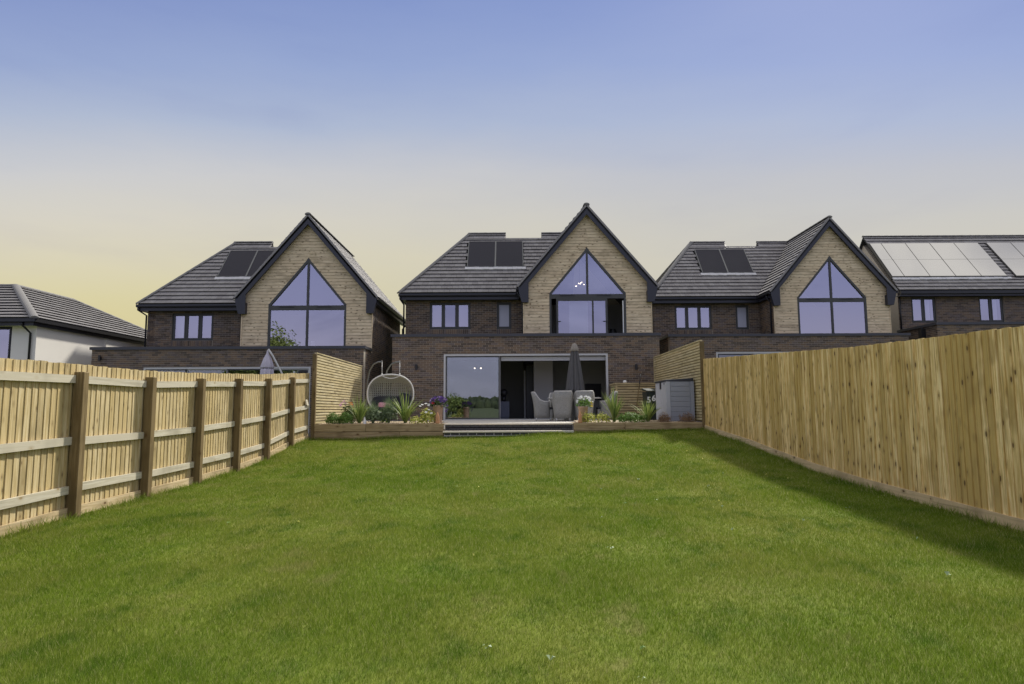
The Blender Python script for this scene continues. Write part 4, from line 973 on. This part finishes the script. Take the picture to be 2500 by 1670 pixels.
gravel('buff gravel covering the planter in front of the egg chair', -5.2, -1.95, 17.67, 18.85, 7000)
gravel('buff gravel covering the planter in front of the storage box', 1.75, 5.0, 17.67, 18.85, 7000)

# ------------------------------------------------------------------ plants
def blades_plant(name, label, cat, loc, n, h, spread, wd, mat, droop=.5, seg=5, upright=.6, group=None, up2=1.0):
    V = []; Fc = []; T = []
    for k in range(n):
        a = random.uniform(0, 2*math.pi); q = random.random()**.7; L_ = h*random.uniform(.7, 1.1)*(1.05-.15*q); sp_ = spread*q**.7*random.uniform(.7, 1.1); dr = droop*q*random.uniform(.6, 1.4)
        px, py = -math.sin(a), math.cos(a); b = len(V); r0 = random.uniform(0, .03)
        for i in range(seg+1):
            t_ = i/seg; rr = r0+sp_*(t_*.75+.25*t_*t_); z = L_*(t_-dr*t_**2.6*.75)*up2; ww = wd*(1-t_**2.2)*(.55+.9*min(t_*3, 1)*.5)
            x, y = rr*math.cos(a), rr*math.sin(a)
            V += [(x-px*ww, y-py*ww, z+abs(ww)*.3), (x, y, z), (x+px*ww, y+py*ww, z+abs(ww)*.3)]
        tn = random.random()
        for i in range(seg):
            c = b+i*3; Fc += [(c, c+1, c+4, c+3), (c+1, c+2, c+5, c+4)]; T += [tn, tn]
    me = npmesh(name, np.array(V), np.array(Fc), mat, np.array(T)); o = link(name, me, None, loc); return tag(o, label, cat, group)
def cards(n, c, r, size, mat, name='foliage', top=.0, elong=2.0, up=.3, hollow=.55):
    d = rng.normal(size=(n, 3)); d /= np.linalg.norm(d, axis=1)[:, None]; d[:, 2] = np.where(d[:, 2] < -.4, -d[:, 2]*.5, d[:, 2])
    lump = 1+.16*np.sin(d[:, 0]*7+c[0]*3)*np.sin(d[:, 1]*6+1)+.1*np.sin(d[:, 2]*9+d[:, 0]*5)
    rad = (hollow+(1-hollow)*rng.random(n)**.6)*lump
    P = d*rad[:, None]*np.array(r)+np.array(c)
    nrm = d+rng.normal(0, .55, (n, 3)); nrm[:, 2] += up; nrm /= np.linalg.norm(nrm, axis=1)[:, None]
    t1 = np.cross(nrm, rng.normal(size=(n, 3))); t1 /= np.linalg.norm(t1, axis=1)[:, None]; t2 = np.cross(nrm, t1)
    s = size*rng.uniform(.6, 1.4, n)[:, None]
    V = np.stack([P-t1*s*elong*.5, P+t2*s*.5, P+t1*s*elong*.5, P-t2*s*.5], 1).reshape(-1, 3)
    return npmesh(name, V, np.arange(4*n).reshape(-1, 4), mat, rng.random(n))
def flowers(parent, pts, col, r=.025, name='flower'):
    for p in pts:
        mb = MB(); n = 5; tl = random.uniform(0, 6)
        for k in range(n):
            a = tl+2*math.pi*k/n; c_, s_ = math.cos(a), math.sin(a)
            mb.add([(0, 0, 0), (r*.8*math.cos(a-.5), r*.8*math.sin(a-.5)-.004, r*.25), (r*1.25*c_, r*1.25*s_, r*.35), (r*.8*math.cos(a+.5), r*.8*math.sin(a+.5)-.004, r*.25)], [(0, 1, 2, 3)])
        mb.ball((0, 0, r*.2), r*.3, 6, 4)
        part(name, mb, 'fl_'+col, parent, loc=p, rot=(random.uniform(.3, 1.2), random.uniform(-.4, .4), 0))
def pts_on(c, r, n, front=True):
    o_ = []
    for _ in range(n):
        a = random.uniform(math.pi*1.0, 2*math.pi) if front else random.uniform(0, 2*math.pi); e = random.uniform(.05, 1.3)
        o_.append((c[0]+r[0]*math.cos(a)*math.cos(e), c[1]+r[1]*math.sin(a)*math.cos(e), c[2]+r[2]*math.sin(e)))
    return o_
def bush(name, label, loc, r, n, size, mat, cat='shrub', elong=2.0, group=None, stem=True):
    b = thing(name, label, cat, loc, 0, group)
    part('foliage', cards(n, (0, 0, r[2]*.3), (r[0], r[1], r[2]*.72), size, mat, elong=elong), None, b)
    if stem: part('stem', MB().tube([(0, 0, -.04), (0, 0, r[2]*.7)], .012, 6), 'bark', b)
    return b
GZ = 1.10
bush('dome_shrub', 'small round green dome shrub against the sunlit screen at the planter corner', (-4.85, 17.82, GZ), (.2, .18, .3), 2600, .015, 'leaf_green')
bush('dome_shrub', 'small round green dome shrub beside the pink and orange flowers', (-4.53, 17.9, GZ), (.21, .19, .31), 2600, .015, 'leaf_green')
pf = bush('flowering_plant', 'dark leaved plant with pink and orange flowers against the sunlit screen', (-4.58, 18.35, GZ), (.2, .16, .5), 500, .035, 'leaf_dark', 'flowers')
flowers(pf, [(-.14, -.1, .56), (-.08, -.12, .62), (-.17, -.1, .5)], 'pink', .036); flowers(pf, pts_on((-.12, 0, .45), (.1, .14, .14), 5), 'pink', .03); flowers(pf, pts_on((.06, 0, .42), (.12, .14, .16), 7), 'orange', .026)
blades_plant('cordyline', 'spiky cordyline with yellow green leaves beside the pink flowers', 'plant', (-4.2, 18.1, GZ), 70, .84, .6, .018, 'leaf_cord', .45)
def lavender(label, x, y, h):
    t_ = thing('lavender', label, 'shrub', (x, y, GZ))
    part('foliage', cards(1100, (0, 0, h*.34), (.24, .2, h*.42), .02, 'leaf_lav', elong=3.5, up=.8), None, t_)
    o_ = blades_plant('stems', '', '', (0, 0, 0), 110, h*1.15, .27, .008, 'leaf_lav', .1); 
    for k in ('label', 'category'): del o_[k]
    o_.parent = t_; return t_
lavender('grey green lavender bush beside the spiky cordyline and white cone ornament', -3.79, 17.95, .56); lavender('taller grey green lavender bush in front of the pink cushion', -3.38, 18.05, .66)
blades_plant('cordyline', 'tall spiky cordyline in front of the right side of the egg chair', 'plant', (-2.92, 18.0, GZ), 80, .95, .66, .018, 'leaf_cord', .42)
ye = bush('variegated_shrub', 'yellow variegated shrub with white flowers beside the purple flower pot', (-2.3, 17.85, GZ), (.22, .18, .42), 420, .04, 'leaf_yel', elong=1.7)
flowers(ye, [(-.15, .05, .5), (-.05, .05, .53), (.03, .02, .5), (-.2, .03, .46), (.05, -.1, .36), (.12, -.12, .27), (-.02, -.14, .3)], 'white', .038); flowers(ye, [(.14, .1, .55)], 'red', .05)
bush('variegated_shrub', 'low pale green shrub between the tall cordyline and the yellow shrub', (-2.62, 17.82, GZ), (.17, .15, .2), 220, .03, 'leaf_yel', elong=1.7)
bush('leafy_perennial', 'green leafy plant between the two lavender bushes', (-3.58, 18.2, GZ), (.14, .14, .42), 260, .03, 'leaf_green', 'plant')
cn_ = thing('cone_ornament', 'small white cone ornament standing at the foot of a cordyline', 'ornament', (-3.98, 17.78, GZ)); part('cone', MB().lathe([(.05, -.01), (.045, .05), (.012, .17), (.004, .18)], n=12), 'white', cn_)
# right planter
blades_plant('cordyline', 'upright spiky cordyline beside the low slatted store', 'plant', (2.78, 18.05, GZ), 60, .95, .5, .018, 'leaf_cord', .25)
blades_plant('cordyline', 'spreading spiky cordyline in front of the dark wheelie bin', 'plant', (3.7, 18.0, GZ), 60, .76, .6, .016, 'leaf_cord', .4)
bush('juniper', 'low spreading green juniper between the two spiky cordylines', (3.22, 17.92, GZ), (.42, .22, .27), 1300, .022, 'leaf_green', elong=3)
for x_, rr_, lb_ in ((4.1, .2, 'brown sedge tuft at the near corner of the storage box'), (4.72, .25, 'brown sedge tuft against the shaded slatted screen')):
    sg_ = link('sedge', cards(700, (0, 0, .02), (rr_, rr_*.8, .26), .008, 'leaf_brown', 'sedge', elong=16, up=.2, hollow=.35), None, (x_, 17.85, GZ)); tag(sg_, lb_, 'grass tuft')
bush('variegated_shrub', 'yellow variegated shrub beside the terracotta finial and white flowered pot', (2.03, 17.78, GZ), (.2, .12, .3), 260, .035, 'leaf_yel', elong=1.7)
bush('variegated_shrub', 'yellow variegated shrub in front of the right hand rattan chair', (2.42, 17.82, GZ), (.22, .15, .27), 280, .035, 'leaf_yel', elong=1.7)
# pots
def pot(label, loc, h, r0, r1, mat):
    t_ = thing('terracotta_pot', label, 'pot', loc)
    part('pot', MB().lathe([(r0, 0), (r0*1.05, h*.1), (r1*.96, h*.88), (r1*1.06, h*.9), (r1*1.08, h), (r1*.9, h), (r1*.85, h*.92)], n=28), mat, t_, True)
    part('soil', MB().lathe([(r1*.86, h*.88), (r1*.86, h*.93)], n=20), 'soil', t_); return t_
pot('tall weathered terracotta pot holding purple flowers beside the patio door', (-2.04, 18.05, GZ-.03), .52, .105, .14, 'terracotta_pale')
f1 = bush('bedding_flowers', 'trailing purple flowers filling the tall terracotta pot', (-2.02, 18.05, GZ+.42), (.24, .2, .28), 260, .035, 'leaf_dark', 'flowers')
flowers(f1, pts_on((0, 0, .12), (.24, .2, .18), 75, False)+[(.2, -.1, .0), (.24, -.05, -.05), (.2, -.12, -.1), (.25, -.1, .05)], 'purple', .034)
pot('terracotta pot holding white and yellow flowers in front of the dining chairs', (1.93, 17.98, GZ-.03), .47, .1, .135, 'terracotta_pale')
f2 = bush('bedding_flowers', 'white and yellow flowers filling the pot in front of the dining chairs', (1.97, 17.98, GZ+.40), (.22, .18, .28), 420, .03, 'leaf_green', 'flowers')
flowers(f2, pts_on((0, 0, .13), (.22, .18, .2), 26), 'white', .028); flowers(f2, [(.2, -.06, .1), (.17, -.08, .15), (.2, -.02, .04), (.18, -.1, .05)], 'yellow', .03)
for x, lb in ((-2.0, 'pointed terracotta finial standing in front of the purple flower pot'), (1.81, 'pointed terracotta finial beside the pot of white flowers')):
    t_ = thing('terracotta_finial', lb, 'ornament', (x, 17.64, 1.1)); part('finial', MB().lathe([(.05, 0), (.055, .03), (.048, .1), (.05, .16), (.035, .23), (.015, .29), (.004, .31)], n=16), 'terracotta', t_, True)

# ------------------------------------------------------------------ hanging egg chair
ec = thing('hanging_egg_chair', 'double hanging egg chair of pale wicker on a curved steel stand', 'chair', (-3.83, 20.6, PZ), R(13))
def rim(a, sx=.70, sz=.60):
    c_, s_ = math.cos(a), math.sin(a); e = .88
    return (sx*math.copysign(abs(c_)**e, c_), sz*math.copysign(abs(s_)**e, s_))
def shell():
    mb = MB(); n = 24; G = {}
    for i in range(n+1):
        for j in range(n+1):
            u, v = -1+2*i/n, -1+2*j/n; dx, dz = u*math.sqrt(1-v*v/2), v*math.sqrt(1-u*u/2); r = min(1, math.hypot(dx, dz))
            k = 1+.10*math.sin(math.pi*r); sg = lambda q: math.copysign(abs(q)**.88, q)*r**.12
            G[i, j] = Vector((.70*sg(dx)*k, -.36+.85*math.sqrt(max(0, 1-r**2.2)), .86+.60*sg(dz)*k))
    for i in range(n):
        for j in range(n):
            q = [G[i, j], G[i+1, j], G[i+1, j+1], G[i, j+1]]; c = sum(q, Vector())/4
            hf = .5 if 3 < j < 19 else .28
            ins = [c+(p-c)*hf for p in q]
            for k in range(4): mb.add([tuple(q[k]), tuple(q[(k+1) % 4]), tuple(ins[(k+1) % 4]), tuple(ins[k])], [(0, 1, 2, 3)])
    return mb
sh = part('basket', shell(), 'egg', ec)
rp = [(*[rim(2*math.pi*i/48)[0]], -.37, .86+rim(2*math.pi*i/48)[1]) for i in range(49)]
rm = part('basket_rim', MB().tube(rp, .022, 8, False), 'egg_rim', ec, True)
part('rim_handle', MB().tube([(-.3+.6*k/10, -.35-.0, 1.43-.09*math.sin(math.pi*k/10)) for k in range(11)], .015, 7), 'egg_rim', ec, True)
for sx in (-.27, .27):
    part('hanger', MB().tube([(sx, -.35, 1.46), (sx, -.3, 1.84)], .009, 6).ball((sx, -.31, 1.72), .022, 8, 6).tube([(sx, -.345, 1.44), (sx, -.34, 1.5)], [.035, .012], 8), 'egg_rim', ec, True)
    part('stand_arm', MB().tube([(sx-.42, .55, .03), (sx-.44, .56, .6), (sx-.42, .5, 1.3), (sx-.36, .36, 1.62), (sx-.25, .1, 1.8), (sx-.12, -.12, 1.86), (sx, -.3, 1.86)], .024, 10), 'grey_steel', ec, True)
part('stand_base', MB().tube([(-.75, -.45, .025), (-.75, .5, .025), (-.3, .62, .025), (.3, .62, .025), (.75, .5, .025), (.75, -.45, .025)], .025, 8), 'grey_steel', ec, True)
def cushion(name, label, loc, r, mat, rot):
    mb = MB(); nu, nv = 20, 12; rs = []
    for j in range(nv+1):
        for i in range(nu):
            u, v = 2*math.pi*i/nu, math.pi*(j/nv)-math.pi/2; e = .5
            sp = lambda x, p: math.copysign(abs(x)**p, x)
            mb.v.append((r[0]*sp(math.cos(v), .9)*sp(math.cos(u), e), r[1]*sp(math.sin(v), 1.0), r[2]*sp(math.cos(v), .9)*sp(math.sin(u), e)))
    mb.f = [(j*nu+i, j*nu+(i+1) % nu, (j+1)*nu+(i+1) % nu, (j+1)*nu+i) for j in range(nv) for i in range(nu)]
    o_ = link(name, mb.mesh(name, mat, True), None, loc, rot); return tag(o_, label, 'cushion')
cushion('cushion', 'long charcoal back cushion inside the egg chair', (-3.83, 20.72, PZ+.62), (.58, .12, .2), 'fabric_dark', (R(-12), 0, R(8)))
cushion('cushion', 'square charcoal cushion tilted at the right side of the egg chair', (-3.38, 20.6, PZ+.68), (.22, .09, .22), 'fabric_dark', (R(-15), R(15), R(-20)))
cushion('cushion', 'charcoal seat pad inside the egg chair', (-3.83, 20.55, PZ+.42), (.55, .32, .08), 'fabric_dark', (0, 0, R(8)))
cushion('cushion', 'pink patterned cushion lying in the egg chair', (-3.96, 20.34, PZ+.50), (.19, .1, .1), 'fabric_pink', (R(-20), R(6), R(4)))

# ------------------------------------------------------------------ dining set
def tub_chair(label, loc, rz):
    c = thing('rattan_chair', label, 'chair', loc, rz, 'rattan tub chairs round the patio table')
    def shell():
        mb = MB(); n = 28; rings = []
        for i in range(n+1):
            a = math.pi*(-.72+1.44*i/n)         # 0 = back (+y)
            e = .62; sx = math.copysign(abs(math.sin(a))**e, math.sin(a)); cy = math.copysign(abs(math.cos(a))**e, math.cos(a))
            b = max(0, math.cos(a*.78))**1.6; top = .60+.30*min(1, max(0, (cy-.1)*1.5))**1.3
            prof = []
            for t_ in (0, .25, .5, .75, 1):
                z = .09+(top-.09)*t_; fl = .255+.05*t_+.02*t_*t_; bk = .27+.02*t_+.09*t_**2.5
                prof.append((fl*sx, (bk if cy > 0 else .27)*cy, z))
            rings.append((prof, top))
        m = 5
        for prof, top in rings:
            mb.v += prof+[(x*.84, y*.84, z) for x, y, z in prof[::-1]]
        for i in range(n):
            for k in range(2*m): mb.f.append((i*2*m+k, (i+1)*2*m+k, (i+1)*2*m+(k+1) % (2*m), i*2*m+(k+1) % (2*m)))
        mb.f += [tuple(range(2*m)), tuple(n*2*m+k for k in range(2*m-1, -1, -1))]
        return mb.mesh('chair_shell', 'rattan', True), [(p[-1][0]*.93, p[-1][1]*.93, p[-1][2]+.004) for p, _ in rings]
    me, edge = cached('tub', shell)
    part('chair_shell', me, None, c); part('rim', cached('tubrim', lambda: MB().tube(edge, .028, 8).mesh('rim', 'rattan_rim', True)), None, c)
    part('seat', cached('tubseat', lambda: MB().box(-.22, .22, -.3, .2, .09, .36).mesh('seat', 'rattan')), None, c)
    part('seat_cushion', cached('tubcush', lambda: bevelled(MB().box(-.215, .215, -.29, .19, .362, .43), 'seat_cushion', 'fabric_dark', .02, 2)), None, c)
    for x, y in ((-.2, .2), (.2, .2), (-.2, -.24), (.2, -.24)): part('leg', cached(f'tubleg{x}{y}', lambda: MB().tube([(x, y, .1), (x*1.04, y*1.04, 0)], .016, 8).mesh('leg', 'steel', True)), None, c)
    return c
tub_chair('grey rattan tub chair at the table end nearest the indoor partition', (.98, 21.2, PZ), R(90))
tub_chair('grey rattan tub chair with its back to the lawn beside the steps', (1.555, 20.42, PZ), R(180))
tub_chair('grey rattan tub chair with its back to the lawn behind the white flowers', (2.215, 20.42, PZ), R(180))
tub_chair('grey rattan tub chair at the table end nearest the low slatted store', (3.0, 21.1, PZ), R(-90))
tub_chair('grey rattan tub chair across the table next to the indoor partition', (1.55, 22.1, PZ), 0)
tub_chair('grey rattan tub chair across the table next to the dark oven', (2.4, 22.1, PZ), 0)
tb = thing('dining_table', 'round grey patio table under the folded charcoal parasol', 'table', (2.0, 21.2, PZ))
part('table_top', MB().lathe([(.84, .69), (.87, .70), (.87, .725), (.85, .735)], n=40), 'rattan_rim', tb); part('pedestal', MB().lathe([(.34, 0), (.3, .05), (.26, .4), (.34, .685)], n=24), 'rattan', tb, True)
pa = thing('folded_parasol', 'folded charcoal parasol standing through the patio table', 'parasol', (2.03, 21.2, PZ))
part('pole', MB().tube([(0, 0, .02), (0, 0, 2.42)], .022, 10), 'steel', pa, True); part('base', MB().lathe([(.24, 0), (.24, .05), (.06, .08), (.04, .3)], n=24), 'grey_steel', pa)
part('canopy', MB().lathe([(.235, .92), (.25, 1.0), (.215, 1.35), (.16, 1.8), (.105, 2.2), (.07, 2.36)], n=72, pleat=.22, pn=8), 'canopy', pa, True)
fl_ = MB()
for k in range(8):
    a = k*math.pi/4+.2; fl_.add([(.08*math.cos(a), .08*math.sin(a), 2.3), (.27*math.cos(a-.22), .27*math.sin(a-.22), 1.0), (.31*math.cos(a), .31*math.sin(a), .95-.06*(k % 3)), (.25*math.cos(a+.3), .25*math.sin(a+.3), 1.02)], [(0, 1, 2, 3)])
part('canopy_fold', fl_, 'canopy', pa)
part('canopy_cap', MB().lathe([(.135, 2.24), (.11, 2.33), (.085, 2.42), (.05, 2.48), (.015, 2.5)], n=48, pleat=.12, pn=8), 'canopy_top', pa, True)
# cantilever umbrella next door
cu = thing('cantilever_umbrella', 'folded white cantilever umbrella showing above the sunlit fence', 'umbrella', (-7.55, 21.4, .65))
part('mast', MB().tube([(.55, 0, 0), (.5, 0, 1.6), (.42, 0, 2.1)], .035, 10).box(.2, .9, -.35, .35, 0, .08), 'alu', cu)
part('arm', MB().tube([(.42, 0, 1.35), (.05, -.02, 2.0), (-.28, -.05, 2.62), (-.42, -.05, 2.82)], .03, 10), 'alu', cu, True)
part('canopy', MB().lathe([(.24, .7), (.235, 1.3), (.205, 1.9), (.2, 2.14), (.16, 2.2)], (-.46, 0, 0), 72, .12, 8), 'canopy_white', cu, True)
part('canopy_top', MB().lathe([(.205, 2.2), (.215, 2.24), (.12, 2.52), (.04, 2.68), (.02, 2.8)], (-.46, 0, 0), 64, .08, 8), 'canopy_white', cu, True)

# ------------------------------------------------------------------ storage box, bin, slatted store, rake
sb = thing('storage_box', 'blue grey resin storage box with a charcoal lid against the shaded screen', 'storage box', (4.28, 18.2, 1.08))
part('body', MB().box(0, .74, 0, 1.36, 0, 1.14), 'shed', sb)
for k in range(8): part('siding_panel', bevelled(MB().box(.10, .64, -.012, -.001, .02+k*.14, .02+k*.14+.132), 'siding_panel', 'shed', .004), None, sb)
part('corner_trim', MB().box(-.012, .09, -.018, -.001, 0, 1.135), 'shed_pale', sb); part('corner_trim', MB().box(.65, .752, -.018, -.001, 0, 1.135), 'shed', sb)
for y0, y1 in ((.01, .67), (.69, 1.35)): part('door', bevelled(MB().box(-.014, -.001, y0, y1, .04, 1.12), 'door', 'shed_pale', .004), None, sb)
part('lid', bevelled(MB().hexa([(-.04, -.03, 1.142), (.74, -.03, 1.142), (.74, 1.4, 1.142), (-.04, 1.4, 1.142)], [(-.03, -.02, 1.185), (.74, -.02, 1.225), (.74, 1.39, 1.225), (-.03, 1.39, 1.185)]), 'lid', 'lid', .006), None, sb)
part('latch', MB().box(-.03, -.0145, .6, .75, .94, 1.13), 'black', sb); part('latch', MB().box(-.03, -.0145, .2, .23, 1.05, 1.1), 'black', sb)
bn = thing('wheelie_bin', 'dark green wheelie bin numbered 56 beside the storage box', 'bin', (4.45, 20.75, PZ))
part('body', MB().hexa([(-.23, -.25, .06), (.23, -.25, .06), (.23, .25, .06), (-.23, .25, .06)], [(-.285, -.33, .9), (.285, -.33, .9), (.285, .33, .9), (-.285, .33, .9)]), 'bin', bn)
part('lid', bevelled(MB().hexa([(-.3, -.36, .902), (.3, -.36, .902), (.3, .36, .95), (-.3, .36, .95)], [(-.29, -.34, .94), (.29, -.34, .94), (.29, .34, 1.02), (-.29, .34, 1.02)]), 'lid', 'bin', .01), None, bn)
for x in (-.2, .2): part('wheel', MB().tube([(x-.03, .28, .1), (x+.03, .28, .1)], .1, 16), 'black', bn)
part('foot', MB().box(-.2, .2, -.24, -.1, 0, .06), 'bin', bn)
for k, chs in enumerate('56'):
    cu_ = bpy.data.curves.new('digit', 'FONT'); cu_.body = chs; cu_.size = .25; cu_.extrude = .002; cu_.offset = .008; cu_.align_x = 'CENTER'
    tmp = bpy.data.objects.new('digit', cu_); COL.objects.link(tmp); dg = bpy.context.evaluated_depsgraph_get(); me = bpy.data.meshes.new_from_object(tmp.evaluated_get(dg)); bpy.data.objects.remove(tmp)
    me.materials.clear(); me.materials.append(M['number']); part('digit', me, None, bn, loc=(-.21+.155*k, -.309 if k == 0 else -.313, .56+.05*k), rot=(R(90+5.5), 0, 0))
bs = thing('slatted_store', 'low slatted timber store against the house wall', 'store', (3.5, 22.2, PZ))
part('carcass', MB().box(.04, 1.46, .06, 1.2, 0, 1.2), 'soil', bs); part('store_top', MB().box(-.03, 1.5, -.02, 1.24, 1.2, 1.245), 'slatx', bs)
for x in (.0, 1.42): part('corner_post', MB().box(x, x+.06, 0, .06, 0, 1.199), 'slatx', bs)
for k in range(13):
    z = 1.125-k*.09; part('slat', MB().box(.061, 1.419, .012, .04, z, z+.068), 'slatx', bs); part('slat', MB().box(.005, .03, .061, 1.2, z, z+.068), 'slat', bs)
bg = thing('plastic_bag', 'small white bag lying on the low slatted store', 'bag', (3.88, 22.6, PZ+1.245)); part('bag', MB().ball((0, 0, .05), (.07, .06, .055), 10, 7), 'white', bg, True)
rk = thing('broom', 'broom with a dark handle leaning on the low slatted store', 'broom', (4.08, 21.9, PZ))
part('handle', MB().tube([(0, .0, .06), (.25, .22, 1.5)], .014, 8), 'post', rk, True); part('grip', MB().tube([(.17, .15, 1.02), (.255, .225, 1.53)], .017, 8), 'black', rk, True); part('head', MB().box(-.15, .15, -.04, .04, 0, .08), 'bark', rk)

# ------------------------------------------------------------------ litter and weeds on the lawn
def leaf_bit(x, y, s, mat, label, grp, nm):
    mb = MB(); n = random.choice((2, 3, 4))
    for k in range(n):
        a = random.uniform(0, 6.28); r = s*random.uniform(.6, 1.1); c_, s_ = math.cos(a), math.sin(a); u = random.uniform(.0, .02)
        mb.add([(0, 0, .0), (r*.5*c_-r*.28*s_, r*.5*s_+r*.28*c_, .012+u), (r*c_, r*s_, .004+u), (r*.5*c_+r*.28*s_, r*.5*s_-r*.28*c_, .01+u)], [(0, 1, 2, 3)])
    o_ = link(nm, mb.mesh(nm, mat), None, (x, y, float(und(x, y))+.02)); return tag(o_, label, 'leaf', grp)
for x, y in ((1.9, 8.9), (2.6, 8.3), (1.3, 9.8), (3.2, 7.4), (2.25, 6.9), (.9, 6.2), (3.4, 5.3), (3.6, 4.6), (-.15, 3.9), (.2, 3.75), (3.9, 6.5), (2.0, 10.6), (2.9, 9.9), (.6, 11.2), (3.3, 4.3), (4.0, 8.0), (1.0, 7.6), (3.1, 11.3), (.65, 3.5)):
    leaf_bit(x, y, random.uniform(.025, .045), 'marble', 'pale fallen leaf lying on the lawn', 'fallen leaves on the lawn', 'fallen_leaf')
for k in range(26):
    x, y = random.uniform(-3.5, 4.4), random.uniform(3.6, 14)
    leaf_bit(x, y, random.uniform(.02, .045), 'leaf_yel' if k % 2 else 'leaf_green', 'small bright green weed growing in the lawn', 'weeds in the lawn', 'lawn_weed')

# ------------------------------------------------------------------ the land behind, seen mirrored in the glass
def tree(label, x, y, h, r, n, mat, name='tree', droop=False):
    z = float(hillz(np.array(x), np.array(y)))-.1; t_ = thing(name, label, 'tree', (x, y, z))
    mb = MB().tube([(0, 0, -.2), (.1, 0, h*.2), (-.1, .1, h*.45), (0, 0, h*.75)], [h*.035, h*.028, h*.018, h*.006], 10)
    for k in range(7):
        a = k*2.4; mb.tube([(0, 0, h*(.25+.05*k)), (r*.35*math.cos(a), r*.35*math.sin(a), h*(.42+.05*k)), (r*.75*math.cos(a), r*.75*math.sin(a), h*(.5+.05*k))], [h*.012, h*.008, h*.003], 6)
    part('trunk', mb, 'bark', t_)
    parts_ = []
    cs = [(0, 0, h*.72, r*.6, h*.24)]+[(r*.55*math.cos(k*2.4), r*.55*math.sin(k*2.4), h*(.45+.06*(k % 5)), r*.45, h*.17) for k in range(9)]
    V = []; 
    mes = [cards(n//10, c[:3], (c[3], c[3], c[4]), .22, mat, 'crown', hollow=.3, elong=2.6 if droop else 1.7) for c in cs]
    for me in mes: part('crown', me, None, t_)
    return t_
tree('tall pale green willow tree mirrored in the gable window of the left house', -32.5, -38, 16.0, 5.0, 16000, 'leaf_tree', 'willow_tree')
for k, (x, y, h, lb) in enumerate(((-24, -48, 7.5, 'round green tree standing in the field beside the willow'), (-52, -55, 9, 'broad dark tree at the field edge beyond the willow'), (-11, -75, 7, 'small dark tree standing alone in the field'), (28, -70, 8, 'spreading green tree on the far side of the field'))):
    tree(lb, x, y, h, h*.45, 3500, 'leaf_dark' if k % 2 else 'leaf_tree')
def woods():
    P = []; n = 5200
    x = rng.uniform(-420, 420, n); y = -rng.uniform(190, 520, n); keep = np.sin(x*.02)+np.sin(y*.035+x*.01) > -.2
    x, y = x[keep], y[keep]; z = hillz(x, y); n = len(x); r = rng.uniform(1.6, 3.2, n)
    base = np.array([(1, 0, .0), (0, 1, .0), (-1, 0, .0), (0, -1, .0), (.6, .6, .9), (-.6, .6, 1.0), (-.6, -.6, .9), (.6, -.6, 1.05), (0, 0, 1.45)])
    fo = np.array([(0, 1, 4), (1, 5, 4), (1, 2, 5), (2, 6, 5), (2, 3, 6), (3, 7, 6), (3, 0, 7), (0, 4, 7), (4, 5, 8), (5, 6, 8), (6, 7, 8), (7, 4, 8)])
    V = (base[None]*r[:, None, None]*rng.uniform(.75, 1.25, (n, 9, 3))+np.stack([x, y, z], 1)[:, None]).reshape(-1, 3)
    return npmesh('woodland', V, (fo[None]+np.arange(n)[:, None, None]*9).reshape(-1, 3), 'wood', np.repeat(rng.random(n), 12))
wd_ = link('woodland', woods()); wd_['kind'] = 'stuff'; tag(wd_, 'dark distant hillside woodland beyond the garden', 'woodland')
